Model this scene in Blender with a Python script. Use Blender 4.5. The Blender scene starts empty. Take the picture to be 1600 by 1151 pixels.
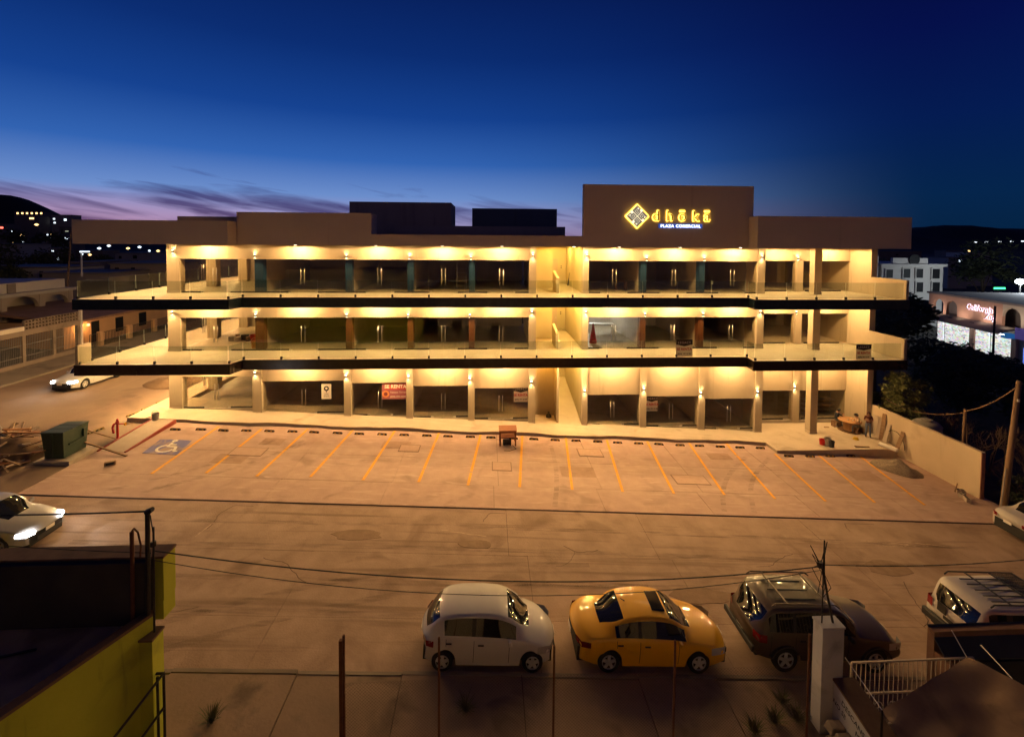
import bpy, bmesh, math, random
from mathutils import Vector, Matrix, noise as mnoise
random.seed(7)
scene = bpy.context.scene
col = scene.collection
# ------------------------------------------------------------------ camera
F, CY, CAMH = 720.0, 403.3, 12.0
YAW, PITCH, ROLL = math.radians(2.86), math.radians(2.10), math.radians(0.40)
_f = Vector((math.sin(YAW) * math.cos(PITCH), math.cos(YAW) * math.cos(PITCH), -math.sin(PITCH)))
_r = Vector((math.cos(YAW), -math.sin(YAW), 0)); _u = _r.cross(_f)
RT = math.cos(ROLL) * _r + math.sin(ROLL) * _u
UP = -math.sin(ROLL) * _r + math.cos(ROLL) * _u
cam_d = bpy.data.cameras.new('camera'); cam = bpy.data.objects.new('camera', cam_d); col.objects.link(cam)
cam_d.sensor_fit = 'HORIZONTAL'; cam_d.sensor_width = 36; cam_d.lens = F / 1600 * 36
cam_d.shift_y = -(575.5 - CY) / 1600; cam_d.clip_start = 0.1; cam_d.clip_end = 6000
cam.matrix_world = Matrix(((RT.x, UP.x, -_f.x, 0), (RT.y, UP.y, -_f.y, 0), (RT.z, UP.z, -_f.z, CAMH), (0, 0, 0, 1)))
scene.camera = cam
# ------------------------------------------------------------------ dusk sky
def srgb(r, g, b):
    t = []
    for c in (r, g, b):
        c /= 255.0; t.append(c / 12.92 if c <= .04045 else ((c + .055) / 1.055) ** 2.4)
    return (*t, 1.0)
world = bpy.data.worlds.new('World'); scene.world = world; world.use_nodes = True
wn, wl = world.node_tree.nodes, world.node_tree.links; wn.clear()
def N(tree, kind, **kw):
    n = tree.nodes.new(kind)
    for k, v in kw.items():
        if k == 'inp':
            for i, val in v.items(): n.inputs[i].default_value = val
        else: setattr(n, k, v)
    return n
T = world.node_tree
def wmath(op, a, b=None, clamp=False):
    n = N(T, 'ShaderNodeMath', operation=op); n.use_clamp = clamp
    for i, v in enumerate((a, b)):
        if v is None: continue
        if isinstance(v, (int, float)): n.inputs[i].default_value = v
        else: T.links.new(v, n.inputs[i])
    return n.outputs[0]
def wramp(fac, stops, interp='LINEAR'):
    n = N(T, 'ShaderNodeValToRGB'); n.color_ramp.interpolation = interp
    e = n.color_ramp.elements
    while len(e) < len(stops): e.new(.5)
    for el, (p, c) in zip(e, stops): el.position = p; el.color = c
    T.links.new(fac, n.inputs[0]); return n.outputs[0]
def wmix(fac, a, b, mode='MIX'):
    n = N(T, 'ShaderNodeMix', data_type='RGBA', blend_type=mode)
    for k, v in ((0, fac), (6, a), (7, b)):
        if isinstance(v, (int, float)): n.inputs[k].default_value = v
        elif isinstance(v, tuple): n.inputs[k].default_value = v
        else: T.links.new(v, n.inputs[k])
    return n.outputs[2]
tc = N(T, 'ShaderNodeTexCoord'); sep = N(T, 'ShaderNodeSeparateXYZ'); T.links.new(tc.outputs['Generated'], sep.inputs[0])
X_, Y_, Z_ = sep.outputs
GLOW_AZ = math.radians(-27)             # afterglow: to the left of the plaza, sun just set there
hlen = wmath('SQRT', wmath('ADD', wmath('MULTIPLY', X_, X_), wmath('MULTIPLY', Y_, Y_)))
hlen = wmath('MAXIMUM', hlen, .001)
cosaz = wmath('DIVIDE', wmath('ADD', wmath('MULTIPLY', X_, math.sin(GLOW_AZ)), wmath('MULTIPLY', Y_, math.cos(GLOW_AZ))), hlen)
bright = wramp(Z_, [(0, srgb(168, 140, 176)), (.045, srgb(156, 156, 206)), (.09, srgb(110, 146, 210)), (.16, srgb(50, 102, 184)), (.25, srgb(20, 68, 150)), (.36, srgb(9, 46, 118)), (.48, srgb(6, 30, 92)), (.75, srgb(4, 18, 62))])
dark = wramp(Z_, [(0, srgb(4, 36, 66)), (.08, srgb(3, 38, 78)), (.2, srgb(3, 28, 84)), (.33, srgb(4, 16, 76)), (.5, srgb(4, 8, 56)), (.8, srgb(3, 8, 42))])
azf = N(T, 'ShaderNodeMapRange', interpolation_type='SMOOTHSTEP'); azf.inputs[1].default_value = .30; azf.inputs[2].default_value = 1.0
T.links.new(cosaz, azf.inputs[0])
anti = wramp(Z_, [(0, srgb(82, 62, 66)), (.12, srgb(72, 55, 68)), (.3, srgb(46, 40, 64)), (.6, srgb(14, 20, 54)), (.85, srgb(4, 12, 46))])
anf = N(T, 'ShaderNodeMapRange', interpolation_type='SMOOTHSTEP'); anf.inputs[1].default_value = .05; anf.inputs[2].default_value = -.75
T.links.new(cosaz, anf.inputs[0])
dark = wmix(anf.outputs[0], dark, anti)      # mauve band opposite the sunset
sky = wmix(azf.outputs[0], dark, bright)
# thin cloud bank low over the afterglow
az = wmath('ARCTAN2', X_, Y_)
cvec = N(T, 'ShaderNodeCombineXYZ'); T.links.new(wmath('MULTIPLY', az, 3.2), cvec.inputs[0])
T.links.new(wmath('ADD', wmath('MULTIPLY', Z_, 26.0), wmath('MULTIPLY', az, 3.4)), cvec.inputs[1])
cn = N(T, 'ShaderNodeTexNoise'); cn.inputs['Scale'].default_value = 1.35; cn.inputs['Detail'].default_value = 7; cn.inputs['Roughness'].default_value = .52; cn.inputs['Distortion'].default_value = .55
T.links.new(cvec.outputs[0], cn.inputs[0])
cov = wramp(Z_, [(0, (1, 1, 1, 1)), (.07, (.93, .93, .93, 1)), (.115, (.42, .42, .42, 1)), (.16, (0, 0, 0, 1))])
craw = wmath('MULTIPLY', wmath('SUBTRACT', cn.outputs[0], wmath('SUBTRACT', .76, wmath('MULTIPLY', cov, .35))), 5.5, True)
craw = wmath('MULTIPLY', craw, wmath('MULTIPLY', wmath('MULTIPLY', azf.outputs[0], azf.outputs[0]), .95))
ccol = wramp(Z_, [(0, srgb(120, 74, 110)), (.035, srgb(70, 58, 108)), (.09, srgb(66, 74, 132)), (.16, srgb(58, 92, 160))])
sky = wmix(craw, sky, ccol)
pk = wramp(Z_, [(0, (1, 1, 1, 1)), (.05, (.55, .55, .55, 1)), (.085, (0, 0, 0, 1))])
far_left = N(T, 'ShaderNodeMapRange', interpolation_type='SMOOTHSTEP'); far_left.inputs[1].default_value = -.18; far_left.inputs[2].default_value = -.75
T.links.new(az, far_left.inputs[0])
sky = wmix(wmath('MULTIPLY', wmath('MULTIPLY', pk, wmath('SUBTRACT', 1.0, wmath('MULTIPLY', craw, .75))), wmath('MULTIPLY', wmath('MULTIPLY', far_left.outputs[0], azf.outputs[0]), .62)), sky, srgb(206, 134, 160))
nis = N(T, 'ShaderNodeTexSky', sky_type='NISHITA'); nis.sun_disc = False
nis.sun_elevation = math.radians(-5); nis.sun_rotation = GLOW_AZ; nis.altitude = 20; nis.dust_density = .6
add = wmix(.05, sky, nis.outputs[0], 'ADD')
bg = N(T, 'ShaderNodeBackground'); bg.inputs[1].default_value = 0.70
wo = N(T, 'ShaderNodeOutputWorld'); T.links.new(add, bg.inputs[0]); T.links.new(bg.outputs[0], wo.inputs[0])
# ------------------------------------------------------------------ render settings
scene.view_settings.view_transform = 'Standard'; scene.view_settings.look = 'None'
scene.view_settings.exposure = 0.4; scene.view_settings.gamma = 1.0; scene.view_settings.use_curve_mapping = False
scene.cycles.use_denoising = True
scene.cycles.max_bounces = 7; scene.cycles.diffuse_bounces = 4; scene.cycles.glossy_bounces = 4
scene.cycles.transmission_bounces = 4; scene.cycles.transparent_max_bounces = 24
scene.cycles.sample_clamp_indirect = 4.0; scene.cycles.caustics_reflective = False; scene.cycles.caustics_refractive = False
# ------------------------------------------------------------------ pixel -> place helpers (photo pixels, 1600x1151)
def ray(u, v): return RT * ((u - 800) / F) + UP * (-(v - CY) / F) + _f
C0 = Vector((0, 0, CAMH))
def onY(u, v, y): d = ray(u, v); return C0 + d * (y / d.y)
def onX(u, v, x): d = ray(u, v); return C0 + d * (x / d.x)
def onZ(u, v, z): d = ray(u, v); return C0 + d * ((z - CAMH) / d.z)
GA, GB = -.5, -.053
def g(x): return GA + GB * max(-48, min(48, x))
def gpx(u, v, dz=0.0): d = ray(u, v); t = (GA + dz - CAMH) / (d.z - GB * d.x); return C0 + d * t
# ------------------------------------------------------------------ materials
MATS = {}
def mat(name, c1, c2=None, scale=2.0, rough=.8, bump=0.0, metal=0.0, emit=None, es=0.0, stain=None, bscale=None, stretch=None, coat=0.0, spec=None, streak=None):
    if name in MATS: return MATS[name]
    m = bpy.data.materials.new(name); m.use_nodes = True; t = m.node_tree; b = t.nodes['Principled BSDF']
    def set4(c): return (c[0], c[1], c[2], 1)
    b.inputs['Base Color'].default_value = set4(c1); b.inputs['Roughness'].default_value = rough; b.inputs['Metallic'].default_value = metal
    if spec is not None: b.inputs['Specular IOR Level'].default_value = spec
    if coat: b.inputs['Coat Weight'].default_value = coat; b.inputs['Coat Roughness'].default_value = .035
    if emit: b.inputs['Emission Color'].default_value = set4(emit); b.inputs['Emission Strength'].default_value = es
    if c2 or bump or stain or streak:
        geo = N(t, 'ShaderNodeNewGeometry'); mp = N(t, 'ShaderNodeMapping'); t.links.new(geo.outputs['Position'], mp.inputs[0])
        if stretch: mp.inputs['Scale'].default_value = stretch
        n1 = N(t, 'ShaderNodeTexNoise'); n1.inputs['Scale'].default_value = scale; n1.inputs['Detail'].default_value = 8; n1.inputs['Roughness'].default_value = .62
        t.links.new(mp.outputs[0], n1.inputs[0])
        colr = None
        if c2:
            r = N(t, 'ShaderNodeValToRGB'); r.color_ramp.elements[0].position = .32; r.color_ramp.elements[1].position = .68
            r.color_ramp.elements[0].color = set4(c1); r.color_ramp.elements[1].color = set4(c2)
            t.links.new(n1.outputs[0], r.inputs[0]); colr = r.outputs[0]
        for st, nm in ((stain, 's'), (streak, 'k')):
            if not st: continue
            n2 = N(t, 'ShaderNodeTexNoise'); n2.inputs['Scale'].default_value = st[1]; n2.inputs['Detail'].default_value = 5; n2.inputs['Distortion'].default_value = .6
            if nm == 'k':
                mk = N(t, 'ShaderNodeMapping'); mk.inputs['Scale'].default_value = st[3]; t.links.new(geo.outputs['Position'], mk.inputs[0]); t.links.new(mk.outputs[0], n2.inputs[0])
            else: t.links.new(geo.outputs['Position'], n2.inputs[0])
            rr = N(t, 'ShaderNodeValToRGB'); rr.color_ramp.elements[0].position = st[2]; rr.color_ramp.elements[1].position = min(1, st[2] + .17)
            t.links.new(n2.outputs[0], rr.inputs[0])
            mx = N(t, 'ShaderNodeMix', data_type='RGBA'); t.links.new(rr.outputs[0], mx.inputs[0])
            if colr: t.links.new(colr, mx.inputs[6])
            else: mx.inputs[6].default_value = set4(c1)
            mx.inputs[7].default_value = set4(st[0]); colr = mx.outputs[2]
        if colr: t.links.new(colr, b.inputs['Base Color'])
        if bump:
            nb = N(t, 'ShaderNodeTexNoise'); nb.inputs['Scale'].default_value = bscale or scale * 6; nb.inputs['Detail'].default_value = 6
            t.links.new(mp.outputs[0], nb.inputs[0])
            bp = N(t, 'ShaderNodeBump'); bp.inputs['Strength'].default_value = bump; bp.inputs['Distance'].default_value = .02
            t.links.new(nb.outputs[0], bp.inputs['Height']); t.links.new(bp.outputs[0], b.inputs['Normal'])
    MATS[name] = m; return m
def glassmat(name, tint, refl=.06, gl=(1, 1, 1)):
    if name in MATS: return MATS[name]
    m = bpy.data.materials.new(name); m.use_nodes = True; t = m.node_tree; t.nodes.clear()
    tr = N(t, 'ShaderNodeBsdfTransparent'); tr.inputs[0].default_value = (*tint, 1)
    gs = N(t, 'ShaderNodeBsdfGlossy'); gs.inputs[0].default_value = (*gl, 1); gs.inputs[1].default_value = .01
    fr = N(t, 'ShaderNodeLayerWeight'); fr.inputs[0].default_value = .5
    pw = N(t, 'ShaderNodeMath', operation='POWER'); pw.inputs[1].default_value = 5.0; t.links.new(fr.outputs['Facing'], pw.inputs[0])
    ad = N(t, 'ShaderNodeMath', operation='MULTIPLY_ADD'); ad.inputs[1].default_value = .55; ad.inputs[2].default_value = refl; ad.use_clamp = True; t.links.new(pw.outputs[0], ad.inputs[0])
    mx = N(t, 'ShaderNodeMixShader'); t.links.new(ad.outputs[0], mx.inputs[0]); t.links.new(tr.outputs[0], mx.inputs[1]); t.links.new(gs.outputs[0], mx.inputs[2])
    o = N(t, 'ShaderNodeOutputMaterial'); t.links.new(mx.outputs[0], o.inputs[0]); MATS[name] = m; return m
STUCCO = mat('cream_stucco', (.44, .36, .25), (.50, .41, .285), scale=.7, rough=.88, bump=.12, bscale=40, streak=((.38, .31, .21), 1.2, .60, (3.0, 3.0, .22)))
PARAPET = mat('parapet_stucco', (.70, .60, .43), (.76, .65, .47), scale=.5, rough=.9, bump=.12, bscale=30, streak=((.62, .52, .37), 1.0, .62, (1.6, 1.6, .15)))
FLOORM = mat('pale_floor_tile', (.56, .48, .36), (.50, .42, .31), scale=1.1, rough=.5, stain=((.42, .35, .26), .5, .60))
SIDEWALK = mat('sidewalk_concrete', (.48, .39, .28), (.56, .46, .34), scale=.9, rough=.85, bump=.25, bscale=30, stain=((.38, .30, .21), .7, .58))
FASCIA3 = mat('dark_blue_fascia', (.012, .020, .030), (.02, .03, .04), scale=3, rough=.22)
FASCIA2 = mat('dark_brown_fascia', (.022, .013, .010), (.03, .02, .016), scale=3, rough=.25)
SOFFIT = mat('white_soffit', (.60, .54, .45), rough=.9)
INTW = mat('interior_plaster', (.52, .46, .37), (.60, .53, .43), scale=.8, rough=.9, stain=((.42, .37, .3), .6, .6))
INTF = mat('interior_concrete_floor', (.34, .29, .22), (.44, .38, .30), scale=1.2, rough=.6, stain=((.26, .22, .17), .9, .58))
BLUEC = mat('petrol_blue_paint', (.008, .050, .13), (.010, .062, .15), scale=4, rough=.55)
WOODC = mat('brown_column_cladding', (.17, .06, .022), (.10, .035, .014), scale=3, rough=.5, stretch=(6, 6, .4))
STEEL = mat('brushed_steel', (.62, .60, .56), rough=.32, metal=.9)
DARKM = mat('dark_metal', (.03, .028, .026), (.05, .045, .04), scale=8, rough=.5, metal=.4)
BLACK = mat('matte_black', (.012, .012, .012), rough=.7)
SHOPG = glassmat('shop_glass', (.90, .89, .85), .05)
RAILG = glassmat('balustrade_glass', (.86, .90, .87), .04)
GEDGE = mat('polished_glass_edge', (.55, .66, .58), rough=.25)
YELLOW = mat('yellow_road_paint', (.88, .42, .02), (.78, .35, .018), scale=5, rough=.7, stain=((.50, .30, .16), 2.6, .58))
LOT = mat('lot_concrete', (.44, .29, .23), (.52, .355, .285), scale=1.6, rough=.82, bump=.5, bscale=22, stain=((.345, .225, .175), .7, .56), streak=((.57, .405, .33), 1.5, .56, (.5, 3.2, 1)))
ROADM = mat('road_concrete', (.30, .195, .132), (.42, .285, .205), scale=1.0, rough=.78, bump=.6, bscale=18, stain=((.215, .13, .082), .5, .55), streak=((.20, .122, .076), 1.2, .56, (.07, 1.9, 1)))
DIRT = mat('dry_earth', (.17, .105, .06), (.25, .16, .095), scale=.5, rough=.95, bump=.8, bscale=6, stain=((.11, .07, .042), .8, .55))
DARKGR = mat('dark_ground', (.05, .045, .035), (.08, .07, .05), scale=.3, rough=.95, bump=.5, bscale=3)
JOINT = mat('joint_filler', (.07, .045, .03), rough=.95)
# ------------------------------------------------------------------ mesh helpers
OFF = {}
def woff(o):
    v = Vector((0, 0, 0))
    while o is not None:
        v += o.location; o = o.parent
    return v
class MB:
    def __init__(s): s.v = []; s.f = []; s.m = []
    def add(s, vs, fs, mi=0):
        b = len(s.v); s.v += [tuple(p) for p in vs]
        for f in fs: s.f.append(tuple(b + i for i in f)); s.m.append(mi)
        return s
    def hexa(s, p, mi=0):  # p: 4 bottom ccw, 4 top ccw
        return s.add(p, [(3, 2, 1, 0), (4, 5, 6, 7), (0, 1, 5, 4), (1, 2, 6, 5), (2, 3, 7, 6), (3, 0, 4, 7)], mi)
    def box(s, x0, x1, y0, y1, z0, z1, mi=0):
        return s.hexa([(x0, y0, z0), (x1, y0, z0), (x1, y1, z0), (x0, y1, z0), (x0, y0, z1), (x1, y0, z1), (x1, y1, z1), (x0, y1, z1)], mi)
    def prism(s, poly, z0, z1, mi=0):
        n = len(poly); z0f = z0 if callable(z0) else (lambda x, y: z0); z1f = z1 if callable(z1) else (lambda x, y: z1)
        vs = [(x, y, z0f(x, y)) for x, y in poly] + [(x, y, z1f(x, y)) for x, y in poly]
        fs = [tuple(reversed(range(n))), tuple(range(n, 2 * n))] + [(i, (i + 1) % n, n + (i + 1) % n, n + i) for i in range(n)]
        return s.add(vs, fs, mi)
    def tube(s, p0, p1, r0, r1=None, n=8, mi=0):
        p0, p1 = Vector(p0), Vector(p1); r1 = r0 if r1 is None else r1
        d = (p1 - p0).normalized(); a = d.orthogonal().normalized(); b = d.cross(a)
        vs = []
        for p, r in ((p0, r0), (p1, r1)):
            for i in range(n):
                t = 2 * math.pi * i / n; vs.append(p + (a * math.cos(t) + b * math.sin(t)) * r)
        fs = [(i, (i + 1) % n, n + (i + 1) % n, n + i) for i in range(n)] + [tuple(reversed(range(n))), tuple(range(n, 2 * n))]
        return s.add(vs, fs, mi)
    def path(s, pts, r, n=5, mi=0):
        for a, b in zip(pts[:-1], pts[1:]): s.tube(a, b, r, r, n, mi)
        return s
    def lathe(s, prof, n=16, c=(0, 0, 0), mi=0, axis='z', caps=True):
        vs = []; k = len(prof)
        for r, z in prof:
            for i in range(n):
                t = 2 * math.pi * i / n; x, y = r * math.cos(t), r * math.sin(t)
                p = (x, y, z) if axis == 'z' else ((z, x, y) if axis == 'x' else (x, z, y))
                vs.append((c[0] + p[0], c[1] + p[1], c[2] + p[2]))
        fs = [(j * n + i, j * n + (i + 1) % n, (j + 1) * n + (i + 1) % n, (j + 1) * n + i) for j in range(k - 1) for i in range(n)]
        if caps: fs += [tuple(reversed(range(n))), tuple(range((k - 1) * n, k * n))]
        return s.add(vs, fs, mi)
    def build(s, name, mats, parent=None, smooth=False, world=True, bevel=0.0, seg=2):
        me = bpy.data.meshes.new(name); o = (woff(parent) if (parent is not None and world) else Vector((0, 0, 0)))
        me.from_pydata([(p[0] - o.x, p[1] - o.y, p[2] - o.z) for p in s.v], [], s.f)
        if not isinstance(mats, (list, tuple)): mats = [mats]
        for m in mats: me.materials.append(m)
        if len(mats) > 1: me.polygons.foreach_set('material_index', s.m)
        if smooth: me.polygons.foreach_set('use_smooth', [True] * len(s.f))
        me.update()
        bm = bmesh.new(); bm.from_mesh(me); bmesh.ops.recalc_face_normals(bm, faces=bm.faces); bm.to_mesh(me); bm.free()
        ob = bpy.data.objects.new(name, me); col.objects.link(ob)
        if parent is not None: ob.parent = parent
        if bevel:
            md = ob.modifiers.new('bevel', 'BEVEL'); md.width = bevel; md.segments = seg; md.limit_method = 'ANGLE'
        return ob
def tag(o, label=None, cat=None, group=None, kind=None):
    if label: o['label'] = label
    if cat: o['category'] = cat
    if group: o['group'] = group
    if kind: o['kind'] = kind
    return o
def thing(name, label, cat, loc=(0, 0, 0), rz=0.0, group=None):
    o = bpy.data.objects.new(name, None); col.objects.link(o); o.empty_display_size = .2
    o.location = loc; o.rotation_euler = (0, 0, rz); return tag(o, label, cat, group)
def copy_tree(o, parent=None):
    c = o.copy(); col.objects.link(c); c.parent = parent
    for ch in list(o.children): copy_tree(ch, c)
    return c
def part(name, m, parent, fn, **kw):
    mb = MB(); fn(mb); return mb.build(name, m, parent, **kw)
def bx(name, m, parent, *a, **kw): return MB().box(*a).build(name, m, parent, **kw)
def text(name, s, size, m, parent, at, right=(1, 0, 0), up=(0, 0, 1), extrude=.006, align='CENTER', offset=0.0, shear=0.0, sx=1.0, spacing=1.0):
    cu = bpy.data.curves.new(name, 'FONT'); cu.body = s; cu.size = size; cu.extrude = extrude; cu.align_x = align; cu.offset = offset; cu.shear = shear; cu.resolution_u = 3; cu.space_character = spacing
    ob = bpy.data.objects.new('tmp', cu); me = bpy.data.meshes.new_from_object(ob); bpy.data.objects.remove(ob); bpy.data.curves.remove(cu)
    r = Vector(right).normalized(); u = Vector(up).normalized(); n = r.cross(u)
    M = Matrix(((r.x * sx, u.x, n.x, at[0]), (r.y * sx, u.y, n.y, at[1]), (r.z * sx, u.z, n.z, at[2]), (0, 0, 0, 1)))
    me.transform(M); off = woff(parent) if parent is not None else Vector(); me.transform(Matrix.Translation(-off))
    me.materials.clear(); me.materials.append(m); me.name = name
    o = bpy.data.objects.new(name, me); col.objects.link(o); o.parent = parent; return o
WARM = (1.0, .60, .235)
def spot(parent, at, direction, power, angle, blend=.6, radius=.05, color=WARM, name='light', local=False):
    l = bpy.data.lights.new(name, 'SPOT'); l.energy = power; l.color = color; l.spot_size = math.radians(angle); l.spot_blend = blend; l.shadow_soft_size = radius
    o = bpy.data.objects.new(name, l); col.objects.link(o); o.parent = parent
    o.location = Vector(at) if local else Vector(at) - woff(parent); o.rotation_euler = Vector(direction).to_track_quat('-Z', 'Y').to_euler(); return o
def point(parent, at, power, color, radius=.05, name='light', local=False):
    l = bpy.data.lights.new(name, 'POINT'); l.energy = power; l.color = color; l.shadow_soft_size = radius
    o = bpy.data.objects.new(name, l); col.objects.link(o); o.parent = parent; o.location = Vector(at) if local else Vector(at) - woff(parent); return o
ORD = ['first', 'second', 'third', 'fourth', 'fifth', 'sixth', 'seventh', 'eighth', 'ninth', 'tenth', 'eleventh', 'twelfth', 'thirteenth', 'fourteenth', 'fifteenth', 'sixteenth', 'seventeenth', 'eighteenth', 'nineteenth', 'twentieth']
def ordw(i):
    if i < 20: return ORD[i]
    tens = {2: 'twenty', 3: 'thirty', 4: 'forty'}[(i + 1) // 10]; r = (i + 1) % 10
    return tens + '-' + ORD[r - 1] if r else {2: 'twentieth', 3: 'thirtieth', 4: 'fortieth'}[(i + 1) // 10]
# ================================================================== SETTING
def structure(o): o['kind'] = 'structure'; return o
mb = MB()
xs = [-2600, -48, 0, 48, 2600]
for i in range(4):
    a, b = xs[i], xs[i + 1]; mb.add([(a, -60, g(a) - .16), (b, -60, g(b) - .16), (b, 2600, g(b) - .16), (a, 2600, g(a) - .16)], [(0, 1, 2, 3)])
structure(mb.build('ground', DARKGR))
def slab(mb, x0, x1, y0, y1, top, th=.1, jit=0.0):
    j = [random.uniform(-jit, jit) for _ in range(4)]
    P = [(x0, y0), (x1, y0), (x1, y1), (x0, y1)]
    return mb.hexa([(x, y, g(x) + top - th) for x, y in P] + [(x, y, g(x) + top + k) for (x, y), k in zip(P, j)])
# street: joint-filler bed with separate cast slabs
road = structure(MB().prism([(-48, 12.85), (48, 12.85), (48, 21.1), (-48, 21.1)], lambda x, y: g(x) - .14, lambda x, y: g(x) - .028).build('road', JOINT))
for (y0, y1, sh_) in ((12.86, 14.8, 0), (14.8, 17.95, 0), (17.95, 21.09, .25)):
    x = -48.0
    for w in (7.3, 6.6, 8.1, 5.2, 7.6, 6.4, 8.4, 5.9, 7.7, 6.2, 8.0, 7.1, 6.8, 9.0):
        x1 = min(48, x + w + sh_ * (1 if int(w * 10) % 2 else -1))
        if x1 - x < .5: break
        m_ = MB(); slab(m_, x + .006, x1 - .006, y0 + .006, y1 - .006, 0, .09, .005); m_.build('concrete_slab', ROADM, road); x = x1
# parking lot and its apron, a few centimetres above the street
lot = structure(MB().prism([(-20.9, 21.12), (27.3, 21.12), (27.3, 29.6), (-20.9, 29.6)], lambda x, y: g(x) - .14, lambda x, y: g(x) + .012).build('parking_lot', JOINT))
for (y0, y1, wd) in ((21.13, 23.12, 5.3), (23.12, 25.9, 5.36), (25.9, 29.55, 5.36)):
    x = -20.9
    while x < 27.2:
        x1 = min(27.3, x + wd)
        if 27.3 - x1 < 1.5: x1 = 27.3
        m_ = MB(); slab(m_, x + .007, x1 - .007, y0 + .007, y1 - .007, .04, .08, .004); m_.build('concrete_slab', LOT, lot); x = x1
# left side street, its far pavement, the yard strip
ASPH = mat('dusty_side_street', (.22, .145, .095), (.29, .20, .135), scale=.3, rough=.88, bump=.4, bscale=10, stain=((.16, .105, .07), .25, .55), streak=((.31, .21, .145), .9, .6, (1.6, .16, 1)))
structure(MB().prism([(-48, 21.12), (-21, 21.12), (-21.0, 29.0), (-22.35, 29.2), (-22.35, 95), (-34.6, 95), (-34.6, 30.5), (-48, 30.5)], lambda x, y: g(x) - .14, lambda x, y: g(x) + .004).build('side_street', ASPH))
PAVE = mat('old_pavement', (.20, .16, .12), (.27, .215, .16), scale=.8, rough=.9, bump=.3, bscale=14, stain=((.13, .10, .075), .6, .55))
structure(MB().prism([(-37.5, 30.6), (-34.62, 30.6), (-34.62, 95), (-37.5, 95)], lambda x, y: g(x) - .14, lambda x, y: g(x) + .13).build('far_pavement', PAVE))
# plaza pavement with its uneven kerb face
front = []
for i in range(40):
    x = -20.9 + i * (39.3 / 39); front.append((x, 29.3 + .07 * math.sin(x * .9) + .05 * math.sin(x * 2.3 + 1)))
poly = [(-22.3, 29.25)] + front + [(18.48, 33.2), (-20.95, 33.2), (-20.95, 62), (-22.3, 62)]
structure(MB().prism(poly, lambda x, y: g(x) - .1, lambda x, y: g(x) + .235 + (.03 * math.sin(x * .8) if y < 29.6 else 0)).build('plaza_pavement', SIDEWALK))
MB().prism([(18.485, 28.15), (26.5, 28.15), (26.84, 29.2), (26.9, 33.2), (18.485, 33.2)], -2.4, -1.27).build('right_terrace', SIDEWALK)['kind'] = 'structure'
# near pavement in front of the camera, slabs with open joints
np_ = structure(MB().prism([(-9.2, 10.7), (16, 10.7), (16, 12.83), (-26, 12.83), (-26, 11.1), (-9.2, 11.1)], lambda x, y: g(x) - .14, lambda x, y: g(x) + .05).build('near_pavement', JOINT))
NPAVE = mat('worn_pavement', (.22, .15, .10), (.30, .205, .14), scale=.7, rough=.85, bump=.55, bscale=12, stain=((.13, .088, .058), .7, .53))
x = -26.0
while x < 15.9:
    x1 = min(16, x + random.choice((2.3, 2.9, 3.4))); h = random.uniform(.09, .125)
    m_ = MB(); slab(m_, x + .012, x1 - .012, 10.72 if x > -9 else 11.12, 12.7 + random.uniform(-.05, .02), h, .1, .008); m_.build('concrete_slab', NPAVE, np_)
    m_ = MB(); slab(m_, x + .012, x1 - .012, 12.72, 12.83, h + .012, .12, .006); m_.build('kerb_stone', PAVE, np_); x = x1
YARD = mat('yard_earth', (.13, .085, .052), (.21, .14, .085), scale=.8, rough=.95, bump=1.0, bscale=5, stain=((.075, .055, .035), .9, .53))
bm = MB(); nx, ny = 50, 30
vs = []
for j in range(ny + 1):
    for i in range(nx + 1):
        x = -10.5 + i * 19.2 / nx; y = 3 + j * 7.72 / ny
        vs.append((x, y, g(x) + .02 + .10 * mnoise.noise(Vector((x * .7, y * .7, 0))) + .04 * mnoise.noise(Vector((x * 2.6, y * 2.6, 3)))))
bm.add(vs, [(j * (nx + 1) + i, j * (nx + 1) + i + 1, (j + 1) * (nx + 1) + i + 1, (j + 1) * (nx + 1) + i) for j in range(ny) for i in range(nx)])
structure(bm.build('yard_ground', YARD, smooth=True))
# bay lines, painted bay symbol, rubber wheel stops
ST = [((342, 667), (237, 741)), ((409, 671), (322, 740)), ((481, 671), (401, 745)), ((552, 672), (485, 746)), ((617, 674), (567, 751)), ((686, 677), (654, 754)), ((751, 680), (731, 759)), ((816, 682), (812, 762)), ((884, 684), (894, 766)), ((948, 688), (973, 769)), ((1011, 690), (1053, 772)), ((1076, 692), (1132, 774)), ((1135, 694), (1211, 780)), ((1211, 710), (1290, 784)), ((1277, 710), (1367, 786)), ((1335, 707), (1445, 790))]
for i, (a, b) in enumerate(ST):
    A, B = gpx(*a), gpx(*b); w = .07
    P = [(B.x - w, B.y), (B.x + w, B.y), (A.x + w, A.y), (A.x - w, A.y)]
    P2 = [(x, y) for x, y in P]
    o = MB().hexa([(x, y, g(x) + .040) for x, y in P2] + [(x, y, g(x) + .0495) for x, y in P2]).build('bay_line', YELLOW)
    tag(o, 'yellow parking bay line, %s from the left of the row' % ordw(i), 'bay line', 'yellow lines dividing the parking bays')
RUB = mat('brown_rubber', (.05, .03, .02), (.09, .055, .03), scale=6, rough=.8)
WSP = [(274, 672.5), (314, 672.5), (349, 674), (385, 674.3), (421, 675), (457, 675.7), (491, 676.7), (527.5, 678), (561.5, 679.3), (597, 680), (631.5, 681), (667, 682), (700, 683), (735, 684), (767, 685), (802, 686.5), (834, 687.5), (867.5, 689), (900, 690), (934, 691.5), (965, 693), (998, 694.2), (1029.5, 695.4), (1062.5, 697), (1093, 698), (1125.5, 699.3), (1156, 700.5), (1188, 701.5), (1232.5, 714), (1265.5, 714.3), (1297, 714), (1329, 713.5), (1361, 713.2), (1392.5, 713)]
ws0 = None
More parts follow.
